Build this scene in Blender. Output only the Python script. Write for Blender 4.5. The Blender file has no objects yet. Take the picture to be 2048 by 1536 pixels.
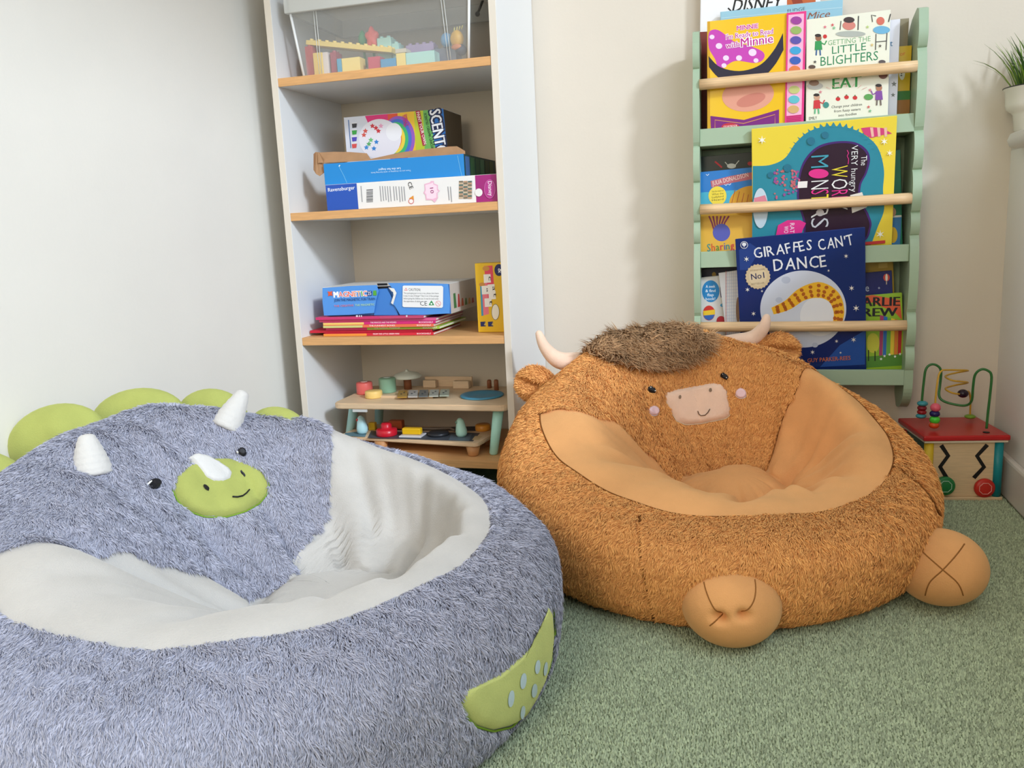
import bpy, bmesh, math, random
import numpy as np
from mathutils import Vector, Matrix, noise
from mathutils.bvhtree import BVHTree
random.seed(7); RNG = np.random.default_rng(7)
SC = bpy.context.scene
COL = SC.collection

# ------------------------------------------------------------------ camera
FPX, PITCH, YAW, ROLL, CAMH = 1663.77, .1842, .2776, -.0472, .61
def _cam_axes():
    p, y, r = PITCH, YAW, ROLL
    fw = np.array([-math.sin(y)*math.cos(p), math.cos(y)*math.cos(p), -math.sin(p)])
    rt = np.array([math.cos(y), math.sin(y), 0.0]); up = np.cross(rt, fw)
    return math.cos(r)*rt+math.sin(r)*up, -math.sin(r)*rt+math.cos(r)*up, fw
RT, UP, FW = _cam_axes()
CAM = np.array([0, 0, CAMH])
cd = bpy.data.cameras.new('camera'); cam = bpy.data.objects.new('camera', cd); COL.objects.link(cam)
cd.sensor_fit = 'HORIZONTAL'; cd.sensor_width = 36.0; cd.lens = FPX/2048*36.0; cd.clip_start = .02
m = Matrix(); 
for i in range(3):
    m[i][0], m[i][1], m[i][2], m[i][3] = RT[i], UP[i], -FW[i], CAM[i]
cam.matrix_world = m
SC.camera = cam

# ------------------------------------------------------------------ world, sun, window light, added rear fill, exposure
SC.view_settings.view_transform = 'Standard'; SC.view_settings.look = 'None'
SC.view_settings.gamma = 1.0; SC.view_settings.use_curve_mapping = False
SC.view_settings.exposure = 0.0
w = bpy.data.worlds.new('sky'); SC.world = w; w.use_nodes = True
bg = w.node_tree.nodes['Background']; bg.inputs[0].default_value = (.88, .95, 1.0, 1); bg.inputs[1].default_value = .5
SUN_AZ, SUN_EL = math.radians(52), math.radians(27)
sd = bpy.data.lights.new('sun', 'SUN'); sd.energy = 1.9; sd.angle = math.radians(7); sd.color = (.85, .96, 1.10)
sun = bpy.data.objects.new('sun', sd); COL.objects.link(sun)
sdir = Vector((-math.sin(SUN_AZ)*math.cos(SUN_EL), math.cos(SUN_AZ)*math.cos(SUN_EL), -math.sin(SUN_EL)))
sun.rotation_euler = sdir.to_track_quat('-Z', 'Y').to_euler()
def area(name, loc, look, sx, sy, power, color):
    a = bpy.data.lights.new(name, 'AREA'); a.shape = 'RECTANGLE'; a.size = sx; a.size_y = sy; a.energy = power; a.color = color
    o = bpy.data.objects.new(name, a); COL.objects.link(o); o.location = loc
    o.rotation_euler = (Vector(look)-Vector(loc)).to_track_quat('-Z', 'Y').to_euler(); return o
area('daylight_side_window', (.80, .10, 1.55), (-.6, .10, 1.1), 1.9, 1.45, 25, (.77, .93, 1.12))
area('rear_fill_light', (-.72, -1.95, 1.5), (-.2, .6, .8), .66, 1.45, 23, (1.0, .86, .68))  # warm fill added behind the camera, at an unseen, assumed window

# ------------------------------------------------------------------ helpers
def ray(u, v): return RT*((u-1024)/FPX)+UP*((768-v)/FPX)+FW
def aty(u, v, y): r = ray(u, v); return CAM+r*(y/r[1])
def atx(u, v, x): r = ray(u, v); return CAM+r*(x/r[0])
def atz(u, v, z): r = ray(u, v); return CAM+r*((z-CAMH)/r[2])
def proj(P):
    q = np.asarray(P, float)-CAM; d = q@FW
    return np.stack([1024+FPX*(q@RT)/d, 768-FPX*(q@UP)/d], -1)
def lin(c):
    out = []
    for x in c[:3]:
        x = x/255.0; out.append(x/12.92 if x <= .04045 else ((x+.055)/1.055)**2.4)
    return (*out, 1.0)
MATS = {}
def mat(name, rgb, rough=.55, var=0.0, vscale=30.0, bump=0.0, bscale=80.0, metal=0.0, sheen=0.0, spec=.4, attr=None, trans=0.0, alpha=1.0, grain=None, detail=4.0):
    if name in MATS: return MATS[name]
    mt = bpy.data.materials.new(name); mt.use_nodes = True; nt = mt.node_tree; N = nt.nodes; L = nt.links
    b = N['Principled BSDF']; c = lin(rgb)
    b.inputs['Base Color'].default_value = c; b.inputs['Roughness'].default_value = rough
    b.inputs['Metallic'].default_value = metal; b.inputs['Specular IOR Level'].default_value = spec
    b.inputs['Transmission Weight'].default_value = trans; b.inputs['Alpha'].default_value = alpha
    if sheen:
        b.inputs['Sheen Weight'].default_value = sheen; b.inputs['Sheen Roughness'].default_value = .5
        b.inputs['Sheen Tint'].default_value = tuple(min(1, x*1.5+.15) for x in c[:3])+(1,)
    tc = N.new('ShaderNodeTexCoord')
    src = tc.outputs['Object']
    if grain:
        mp = N.new('ShaderNodeMapping'); mp.inputs['Scale'].default_value = grain; L.new(src, mp.inputs['Vector']); src = mp.outputs[0]
    if var:
        if attr:
            at = N.new('ShaderNodeAttribute'); at.attribute_name = attr; fac = at.outputs['Fac']
        else:
            n = N.new('ShaderNodeTexNoise'); n.inputs['Scale'].default_value = vscale; n.inputs['Detail'].default_value = detail
            L.new(src, n.inputs['Vector']); fac = n.outputs['Fac']
        r = N.new('ShaderNodeValToRGB'); L.new(fac, r.inputs[0])
        lo, hi = (.3, .7) if not attr else (0, 1)
        r.color_ramp.elements[0].position = lo; r.color_ramp.elements[1].position = hi
        r.color_ramp.elements[0].color = tuple(x*(1-var) for x in c[:3])+(1,)
        r.color_ramp.elements[1].color = tuple(min(1, x*(1+var)) for x in c[:3])+(1,)
        L.new(r.outputs[0], b.inputs['Base Color'])
    if bump:
        n2 = N.new('ShaderNodeTexNoise'); n2.inputs['Scale'].default_value = bscale; n2.inputs['Detail'].default_value = 3
        L.new(src, n2.inputs['Vector'])
        bp = N.new('ShaderNodeBump'); bp.inputs['Strength'].default_value = bump; bp.inputs['Distance'].default_value = .004
        L.new(n2.outputs['Fac'], bp.inputs['Height']); L.new(bp.outputs[0], b.inputs['Normal'])
    MATS[name] = mt; return mt
def P(rgb, rough=.5):   # plain printed or painted colour
    return mat('paint_%d_%d_%d_%d' % (*rgb, int(rough*100)), rgb, rough)

def tag(o, label=None, cat=None, group=None, kind=None):
    if label: o['label'] = label
    if cat: o['category'] = cat
    if group: o['group'] = group
    if kind: o['kind'] = kind
    return o
def thing(name, loc, label, cat, group=None):
    o = bpy.data.objects.new(name, None); COL.objects.link(o); o.location = loc; o.empty_display_size = .05
    return tag(o, label, cat, group)
WM = {}
def adopt(o, parent):
    """parent a mesh whose vertices are in world space"""
    if parent is None: WM[o.name] = Matrix(); return o
    pm = WM.get(parent.name, Matrix.Translation(parent.location) if parent.type == 'EMPTY' else Matrix())
    o.parent = parent; o.matrix_parent_inverse = pm.inverted(); WM[o.name] = Matrix(); return o
class MB:
    def __init__(s): s.v = []; s.f = []; s.m = []; s.mats = []; s.sm = []
    def mi(s, mt):
        if mt not in s.mats: s.mats.append(mt)
        return s.mats.index(mt)
    def add(s, V, F, mt, smooth=False):
        o = len(s.v); s.v += [tuple(map(float, p)) for p in V]; k = s.mi(mt)
        for f in F: s.f.append(tuple(i+o for i in f)); s.m.append(k); s.sm.append(smooth)
        return s
    def box(s, a, b, mt, bev=0.0, M=None):
        bm = bmesh.new(); bmesh.ops.create_cube(bm, size=1)
        a, b = np.minimum(a, b), np.maximum(a, b)
        for v in bm.verts: v.co = Vector([(a[i]+b[i])/2+v.co[i]*(b[i]-a[i]) for i in range(3)])
        if bev: bmesh.ops.bevel(bm, geom=bm.edges[:], offset=min(bev, .45*min(b-a)), segments=2, affect='EDGES', profile=.5)
        return s.bm(bm, mt, M)
    def bm(s, bm, mt, M=None, smooth=False):
        bm.verts.index_update(); V = [(M @ v.co if M else v.co) for v in bm.verts]
        s.add(V, [[v.index for v in f.verts] for f in bm.faces], mt, smooth); bm.free(); return s
    def lathe(s, prof, mt, M=None, n=28, smooth=True):
        V = []; F = []
        for (r, z) in prof:
            for k in range(n):
                a = 2*math.pi*k/n; V.append(Vector((r*math.cos(a), r*math.sin(a), z)))
        for i in range(len(prof)-1):
            for k in range(n): F.append((i*n+k, i*n+(k+1) % n, (i+1)*n+(k+1) % n, (i+1)*n+k))
        F.append(tuple(range(n-1, -1, -1))); F.append(tuple((len(prof)-1)*n+k for k in range(n)))
        if M: V = [M @ p for p in V]
        return s.add(V, F, mt, smooth)
    def tube(s, pts, rad, mt, n=10, closed=False, caps=True):
        pts = [Vector(p) for p in pts]; K = len(pts); rad = rad if hasattr(rad, '__len__') else [rad]*K
        V = []; F = []; prev = None
        for i, p in enumerate(pts):
            t = (pts[(i+1) % K if closed else min(i+1, K-1)]-pts[(i-1) % K if closed else max(i-1, 0)]).normalized()
            if prev is None: a = t.orthogonal().normalized()
            else: a = (prev-t*prev.dot(t)).normalized()
            prev = a; b = t.cross(a)
            for k in range(n):
                an = 2*math.pi*k/n; V.append(p+(a*math.cos(an)+b*math.sin(an))*rad[i])
        for i in range(K if closed else K-1):
            j = (i+1) % K
            for k in range(n): F.append((i*n+k, i*n+(k+1) % n, j*n+(k+1) % n, j*n+k))
        if caps and not closed: F.append(tuple(range(n-1, -1, -1))); F.append(tuple((K-1)*n+k for k in range(n)))
        return s.add(V, F, mt, True)
    def prism(s, poly, d, mt):
        """poly: 3-D outline, d: extrusion vector"""
        n = len(poly); V = [Vector(p) for p in poly]+[Vector(p)+Vector(d) for p in poly]
        F = [tuple(range(n))[::-1], tuple(range(n, 2*n))]+[(i, (i+1) % n, n+(i+1) % n, n+i) for i in range(n)]
        return s.add(V, F, mt)
    def ell(s, c, r, mt, M=None, nu=24, nv=14, warp=None):
        V = []; F = []
        for i in range(nv+1):
            ph = math.pi*i/nv
            for k in range(nu):
                th = 2*math.pi*k/nu; p = Vector((math.sin(ph)*math.cos(th), math.sin(ph)*math.sin(th), math.cos(ph)))
                if warp: p = Vector(warp(p))
                p = Vector((p.x*r[0], p.y*r[1], p.z*r[2])); V.append((M @ p if M else p)+Vector(c))
        for i in range(nv):
            for k in range(nu): F.append((i*nu+k, (i+1)*nu+k, (i+1)*nu+(k+1) % nu, i*nu+(k+1) % nu))
        return s.add(V, F, mt, True)
    def build(s, name, parent=None, weld=False):
        me = bpy.data.meshes.new(name); me.from_pydata(s.v, [], s.f); me.update()
        for mt in s.mats: me.materials.append(mt)
        me.polygons.foreach_set('material_index', s.m); me.polygons.foreach_set('use_smooth', s.sm)
        if weld:
            bm = bmesh.new(); bm.from_mesh(me); bmesh.ops.remove_doubles(bm, verts=bm.verts, dist=1e-5); bmesh.ops.recalc_face_normals(bm, faces=bm.faces); bm.to_mesh(me); bm.free()
        else:
            bm = bmesh.new(); bm.from_mesh(me); bmesh.ops.recalc_face_normals(bm, faces=bm.faces); bm.to_mesh(me); bm.free()
        o = bpy.data.objects.new(name, me); COL.objects.link(o); return adopt(o, parent)
def frame(x, y, z, o): 
    M = Matrix()
    for i in range(3): M[i][0], M[i][1], M[i][2], M[i][3] = x[i], y[i], z[i], o[i]
    return M
def spline(pts, n):
    """Catmull-Rom through points (any dimension)"""
    P_ = np.array(pts, float); K = len(P_); out = []
    for t in np.linspace(0, K-1, n):
        i = min(int(t), K-2); u = t-i
        p0, p1, p2, p3 = P_[max(i-1, 0)], P_[i], P_[i+1], P_[min(i+2, K-1)]
        out.append(.5*((2*p1)+(-p0+p2)*u+(2*p0-5*p1+4*p2-p3)*u*u+(-p0+3*p1-3*p2+p3)*u**3))
    return np.array(out)

# ------------------------------------------------------------------ flat print on a plane, laid out on the cover itself
_TXT = {}
def text_mesh(body, bold=0.0, shear=0.0):
    k = (body, bold, shear)
    if k not in _TXT:
        cu = bpy.data.curves.new('t', 'FONT'); cu.body = body; cu.resolution_u = 2; cu.offset = bold; cu.shear = shear
        ob = bpy.data.objects.new('t', cu); me = bpy.data.meshes.new_from_object(ob)
        V = np.array([v.co[:] for v in me.vertices]); F = [tuple(p.vertices) for p in me.polygons]
        bpy.data.objects.remove(ob); bpy.data.curves.remove(cu); bpy.data.meshes.remove(me)
        V[:, 0] -= V[:, 0].min(); _TXT[k] = (V, F)
    return _TXT[k]
class Print:
    """ink on a plane through p0 with outward normal n; positions are given as photo pixels cast onto that plane"""
    def __init__(s, p0, n): s.p0 = np.array(p0, float); s.n = np.array(n, float)/np.linalg.norm(n); s.mb = MB(); s.lv = 0; s.txt = []
    def on(s, u, v): r = ray(u, v); return CAM+r*(((s.p0-CAM)@s.n)/(r@s.n))
    def _h(s): s.lv += 1; return s.n*(.00012+.000022*s.lv)
    def poly(s, px, rgb, rough=.45):
        h = s._h(); s.mb.add([s.on(*p)+h for p in px], [tuple(range(len(px)))], P(rgb, rough)); return s
    def blob(s, px, rgb):
        q = list(px); q = spline(q[-2:]+q+q[:2], 9*(len(q)+4)); return s.poly([tuple(p) for p in q[14:-18]], rgb)
    def ellipse(s, u, v, a, b, rgb, rot=0, n=24, rough=.45):
        c_, s_ = math.cos(rot), math.sin(rot); n = max(n, int(max(a, b)))
        return s.poly([(u+a*math.cos(t)*c_-b*math.sin(t)*s_, v+a*math.cos(t)*s_+b*math.sin(t)*c_) for t in np.linspace(0, 2*math.pi, n, endpoint=False)], rgb, rough)
    def star(s, u, v, r, rgb, n=5, k=.45, rot=0):
        return s.poly([(u+(r if i % 2 == 0 else r*k)*math.sin(rot+math.pi*i/n), v-(r if i % 2 == 0 else r*k)*math.cos(rot+math.pi*i/n)) for i in range(2*n)], rgb)
    def line(s, px, w, rgb):
        h = s._h(); V = []; F = []; pp = np.array(px, float)
        for i in range(len(pp)):
            t = pp[min(i+1, len(pp)-1)]-pp[max(i-1, 0)]; t = t/(np.linalg.norm(t)+1e-9); q = np.array([-t[1], t[0]])*w/2
            V += [s.on(*(pp[i]+q))+h, s.on(*(pp[i]-q))+h]
        for i in range(len(pp)-1): F.append((2*i, 2*i+1, 2*i+3, 2*i+2))
        s.mb.add(V, F, P(rgb)); return s
    def text(s, body, a, b, hpx, rgb, bold=0.0, shear=0.0, outline=None, ow=.03):
        """baseline from pixel a to pixel b, capital height about hpx pixels"""
        A, B = s.on(*a), s.on(*b); ux = B-A; W = np.linalg.norm(ux); ux /= W; uy = np.cross(s.n, ux)
        d = np.array(b, float)-np.array(a, float); q = np.array([d[1], -d[0]])/np.linalg.norm(d)*hpx
        Hm = np.linalg.norm(s.on(*(np.array(a)+q))-A)
        V, F = text_mesh(body, min(bold, 0), shear); sx = W/V[:, 0].max(); sy = Hm/.70; mb = MB(); s.txt.append(mb)
        b_ = max(bold, 0); o_ = b_+ow; cps = []
        if outline: cps += [(dx*o_, dy*o_, s._h(), outline) for dx in (-1, 1) for dy in (-1, 0, 1)]
        cps += [(dx*b_, 0, s._h(), rgb) for dx in ((-.7, .7) if b_ > .004 else (0,))]
        for (dx, dy, h, col) in cps: mb.add([A+ux*(p[0]+dx)*sx+uy*(p[1]+dy)*sy+h for p in V], F, P(col))
        return s
    def build(s, name, parent):
        for t_ in s.txt: t_.build('lettering', parent)
        return s.mb.build(name, parent) if s.mb.v else None
# ------------------------------------------------------------------ the room
XL, XW, YD, YF, ZC = -1.10, .5464, 2.0612, -2.0, 2.42
M_WALL = mat('wall_paint', (222, 211, 195), .75, var=.015, vscale=6, bump=.05, bscale=160)
M_TRIM = mat('white_gloss_trim', (226, 220, 212), .35, bump=.02, bscale=60)
M_CEIL = mat('ceiling_paint', (236, 234, 230), .8)
def struct(name, mb, parent=None):
    o = mb.build(name, parent)
    if parent is None: o['kind'] = 'structure'
    return o
M_CARPET = mat('carpet_backing', (132, 144, 114), .95, var=.22, vscale=260, bump=.6, bscale=420, spec=.1)
FLOOR = struct('floor', MB().box((XL-.2, YF-.2, -.05), (XW+.2, YD+.2, 0), M_CARPET))
struct('ceiling', MB().box((XL-.2, YF-.2, ZC), (XW+.3, YD+.2, ZC+.05), M_CEIL))
struct('wall_left', MB().box((XL-.1, YF-.1, 0), (XL, YD+.1, ZC), mat('left_wall_paint_lit', (232, 226, 215), .75, var=.015, vscale=6, bump=.05, bscale=160)))  # the warm wall paint, whitened so its colour carries the light on it
struct('wall_back', MB().box((XL-.1, YD, 0), (XW+.30, YD+.1, ZC), M_WALL))
SZ = .725; WT = 2.22; WY0 = -1.0; XO = XW+.16
M_WALLW = mat('lightened_white_wall_paint', (238, 233, 226), .7, var=.01, vscale=6, bump=.05, bscale=160)  # whiter than the back wall, so its colour carries this wall's brightness
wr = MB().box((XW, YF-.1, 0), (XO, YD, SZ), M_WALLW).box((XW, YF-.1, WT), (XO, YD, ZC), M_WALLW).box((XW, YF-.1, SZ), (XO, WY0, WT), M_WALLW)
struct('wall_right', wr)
wf = MB().box((XL, YF-.1, 0), (XW, YF, .75), M_WALL).box((XL, YF-.1, 2.25), (XW, YF, ZC), M_WALL).box((XL, YF-.1, .75), (-1.07, YF, 2.25), M_WALL).box((-.37, YF-.1, .75), (XW, YF, 2.25), M_WALL)
struct('wall_front', wf)
struct('baseboard_right', MB().box((XW-.016, YF, 0), (XW, YD, .088), M_TRIM, .006))
struct('baseboard_back', MB().box((-.49, YD-.013, 0), (XW-.016, YD, .088), M_TRIM, .005))
# side window: sill with rounded nosing, slim frame in the opening
w1 = struct('window_1', MB().box((XO-.05, WY0, SZ+.03), (XO-.01, WY0+.05, WT), M_TRIM, .004).box((XO-.05, WY0+.05, WT-.05), (XO-.01, YD-.004, WT), M_TRIM, .004)
            .box((XO-.05, WY0+.05, SZ+.032), (XO-.01, YD-.004, SZ+.062), M_TRIM, .004))
MB().box((XW+.0005, WY0, SZ+.0005), (XO-.003, YD-.001, SZ+.031), M_TRIM).build('window_sill', w1)
sn = MB(); prof = []
x0, x1, z0, z1 = XW-.034, XW+.0003, SZ-.002, SZ+.031
pr = [(x1, z0), (x0+.014, z0), (x0+.005, z0+.004), (x0, z0+.0165), (x0+.005, z1-.004), (x0+.014, z1), (x1, z1)]
ys = [(-1.05, 0), (1.965, 0), (1.978, .25), (1.985, .6)]
V = []; F = []
for (yy, k) in ys:
    cx, cz = XW, (z0+z1)/2
    for (x, z) in pr: V.append((x+(cx-x)*k*.5 if x < XW else x, yy, z+(cz-z)*k))
n = len(pr)
for i in range(len(ys)-1):
    for j in range(n-1): F.append((i*n+j, i*n+j+1, (i+1)*n+j+1, (i+1)*n+j))
F += [tuple(range(n)), tuple((len(ys)-1)*n+j for j in range(n))[::-1]]
sn.add(V, F, M_TRIM, True).build('sill_nosing', w1)
struct('assumed_rear_window', MB().box((-1.07, YF-.06, .75), (-1.04, YF-.02, 2.25), M_TRIM, .004).box((-.40, YF-.06, .75), (-.37, YF-.02, 2.25), M_TRIM, .004)  # unseen window frame, added to go with the rear fill light
       .box((-1.04, YF-.06, .75), (-.40, YF-.02, .78), M_TRIM, .004).box((-1.04, YF-.06, 2.22), (-.40, YF-.02, 2.25), M_TRIM, .004))

# carpet pile, nobody could count it
def carpet_pile():
    sp = .0031; xs = np.arange(-.52, XW-.017, sp); ys_ = np.arange(.50, YD-.014, sp)
    X, Y = np.meshgrid(xs, ys_); p = np.stack([X.ravel(), Y.ravel()], 1)+RNG.uniform(-.0013, .0013, (X.size, 2))
    q = proj(np.c_[p, np.zeros(len(p))])
    keep = (q[:, 0] > 850) & (q[:, 0] < 2250) & (q[:, 1] < 1750) & (np.hypot(p[:, 0]+.65, p[:, 1]-.97) > .36) & (np.hypot(p[:, 0]+.065, p[:, 1]-1.53) > .33) & ~((p[:, 0] < -.48) & (p[:, 1] > 1.78))
    p = p[keep]; n = len(p); a = RNG.uniform(0, 6.28, n); r = RNG.uniform(.0017, .0026, n); h = RNG.uniform(.0032, .0056, n)
    la = 2.2+.9*np.sin(p[:, 0]*9+1)+.8*np.sin(p[:, 1]*7)+RNG.normal(0, 2.2, n); lean = RNG.uniform(.0, .0017, n)
    V = np.zeros((n, 4, 3))
    for k in range(3):
        V[:, k, 0] = p[:, 0]+r*np.cos(a+k*2.094); V[:, k, 1] = p[:, 1]+r*np.sin(a+k*2.094); V[:, k, 2] = .0003
    V[:, 3, 0] = p[:, 0]+lean*np.cos(la); V[:, 3, 1] = p[:, 1]+lean*np.sin(la); V[:, 3, 2] = h
    T = np.array([[0, 1, 3], [1, 2, 3], [2, 0, 3]]); F = (np.arange(n)[:, None, None]*4+T[None]).reshape(-1, 3)
    return tri_mesh('carpet_pile', V.reshape(-1, 3), F, mat('carpet_pile', (180, 192, 160), .9, var=.34, attr='tint', spec=.15, sheen=.25), FLOOR, np.repeat(RNG.uniform(0, 1, n), 4))
def tri_mesh(name, V, F, mt, parent, tint=None, smooth=False):
    me = bpy.data.meshes.new(name); nv, nf = len(V), len(F)
    me.vertices.add(nv); me.vertices.foreach_set('co', np.ascontiguousarray(V, np.float32).ravel())
    me.loops.add(nf*3); me.loops.foreach_set('vertex_index', np.ascontiguousarray(F, np.int32).ravel())
    me.polygons.add(nf); me.polygons.foreach_set('loop_start', np.arange(0, nf*3, 3, dtype=np.int32))
    try: me.polygons.foreach_set('loop_total', np.full(nf, 3, dtype=np.int32))
    except Exception: pass
    if smooth: me.polygons.foreach_set('use_smooth', np.ones(nf, bool))
    me.update(calc_edges=True)
    if tint is not None:
        at = me.attributes.new('tint', 'FLOAT', 'POINT'); at.data.foreach_set('value', np.ascontiguousarray(tint, np.float32))
    me.materials.append(mt); o = bpy.data.objects.new(name, me); COL.objects.link(o); o['kind'] = 'stuff'
    return adopt(o, parent)
carpet_pile()

# ------------------------------------------------------------------ bookcase
BXL, BW, YB, TP = -1.02396, .53, 1.7456, .016
BXR = BXL+BW; XI0, XI1 = BXL+TP, BXR-TP
M_LAM = mat('white_laminate', (232, 231, 228), .45, bump=.02, bscale=90)
M_LIP = mat('cream_edge_lipping', (222, 212, 197), .5)
M_OAK = mat('oak_effect_edge', (216, 164, 108), .5, var=.10, vscale=9, grain=(3, 40, 60))
bc = thing('bookcase', (BXL+BW/2, YB+.15, 0), 'tall white bookcase with oak-edged shelves of toys and games', 'bookcase')
ZT = 1.285
def side(x0):
    mb = MB().box((x0, YB, 0), (x0+TP, YD-.002, ZT), M_LAM, .0008)
    o = mb.build('side_panel', bc)
    MB().box((x0+.0003, YB-.0012, 0), (x0+TP-.0003, YB, ZT), M_LIP, .0004).build('edge_lipping', o)
side(BXL); side(BXR-TP)
MB().box((XI0, YD-.010, .07), (XI1, YD-.004, ZT), mat('cream_backboard', (224, 212, 192), .6)).build('back_panel', bc)
ZS = [.092, .380, .669, .964, ZT]
for z in ZS:
    mb = MB().box((XI0+.0003, YB+.004, z-.018), (XI1-.0003, YD-.0105, z-.0175), M_LAM)
    mb.box((XI0+.0003, YB+.004, z-.0175), (XI1-.0003, YD-.0105, z), M_OAK if z < .3 else M_OAK)
    o = mb.build('shelf', bc)
    MB().box((XI0+.0003, YB+.0005, z-.018), (XI1-.0003, YB+.0038, z), M_OAK, .0006).build('front_edge', o)

# ------------------------------------------------------------------ wall-hung book rack
RY = 1.934
M_SAGE = mat('sage_green_paint', (163, 184, 156), .42, bump=.015, bscale=40)
M_PINE = mat('pine_dowel', (226, 190, 144), .5, var=.16, vscale=5, grain=(2.5, 26, 60), detail=6)
rk = thing('book_rack', (.13, YD, .26), 'sage green wall rack with scalloped sides and pine rails full of picture books', 'book rack')
rx0, rx0i = aty(1386, 300, RY)[0], aty(1399, 300, RY)[0]
rx1i, rx1 = aty(1829, 300, RY)[0], aty(1848, 300, RY)[0]
RD = YD-RY
zv = lambda v: aty(1846, v, RY)[2]
zs_ = [zv(v) for v in (7, 92, 259, 338, 424, 470, 626, 695, 745)]
def side_outline():
    pts = [(YD-.001, zs_[0]-.035), (YD-.04, zs_[0]-.012), (RY+.034, zs_[0]), (RY+.012, zs_[0]-.006)]
    for i in range(len(zs_)-1):
        a, b = zs_[i]-(.02 if i == 0 else 0), zs_[i+1]; amp = min(.016, .17*(a-b)+.002)
        for t in np.linspace(0 if i else .15, 1, 22)[:-1]:
            pts.append((RY+.016-amp*math.sin(math.pi*t)**.6, a+(b-a)*t))
    zb = zv(831); za = zs_[-1]
    for t in np.linspace(0, 1, 12):
        an = math.pi/2*t; pts.append((RY+.014+(.085)*(1-math.cos(an)) if t > .0 else RY+.014, za-.03-(za-.03-zb)*math.sin(an)))
    pts += [(YD-.022, zb+.004), (YD-.001, zv(806))]
    return pts
so = side_outline()
for (a, b) in ((rx0, rx0i), (rx1i, rx1)):
    MB().prism([(a, y, z) for (y, z) in so], (b-a, 0, 0), M_SAGE).build('side_panel', rk)
def rail(vl, vr, hl):
    zt = (aty(1399, vl, RY+.012)[2]+aty(1825, vr, RY+.012)[2])/2; zb = zt-hl
    o = MB().box((rx0i+.0002, RY+.012, zb), (rx1i-.0002, RY+.024, zt), M_SAGE, .001).build('front_rail', rk)
    MB().box((rx0i+.0002, RY+.0242, zb), (rx1i-.0002, YD-.001, zb+.010), M_SAGE).build('tray', rk)
    return zt, zb
T1, T2, T3 = rail(259.5, 225, .037), rail(506, 486, .036), rail(747, 733, .034)
for (za, zb) in ((T1[1]-.17, T1[1]-.002), (T2[1]-.17, T2[1]-.002), (T3[1]+.011, T3[1]+.06)):
    MB().box((rx0i+.0002, YD-.010, za), (rx1i-.0002, YD-.001, zb), M_SAGE).build('back_panel', rk)
for (vl, vr) in ((171, 132), (419, 397), (656, 647.5)):
    z = (aty(1399, vl, RY+.014)[2]+aty(1830, vr, RY+.014)[2])/2
    pts = [(x, RY+.009, z+.0012*math.sin(9*x+vl)) for x in np.linspace(rx0i+.0003, rx1i-.0003, 14)]
    MB().tube(pts, .0115, M_PINE, 18).build('dowel_rail', rk)
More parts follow.
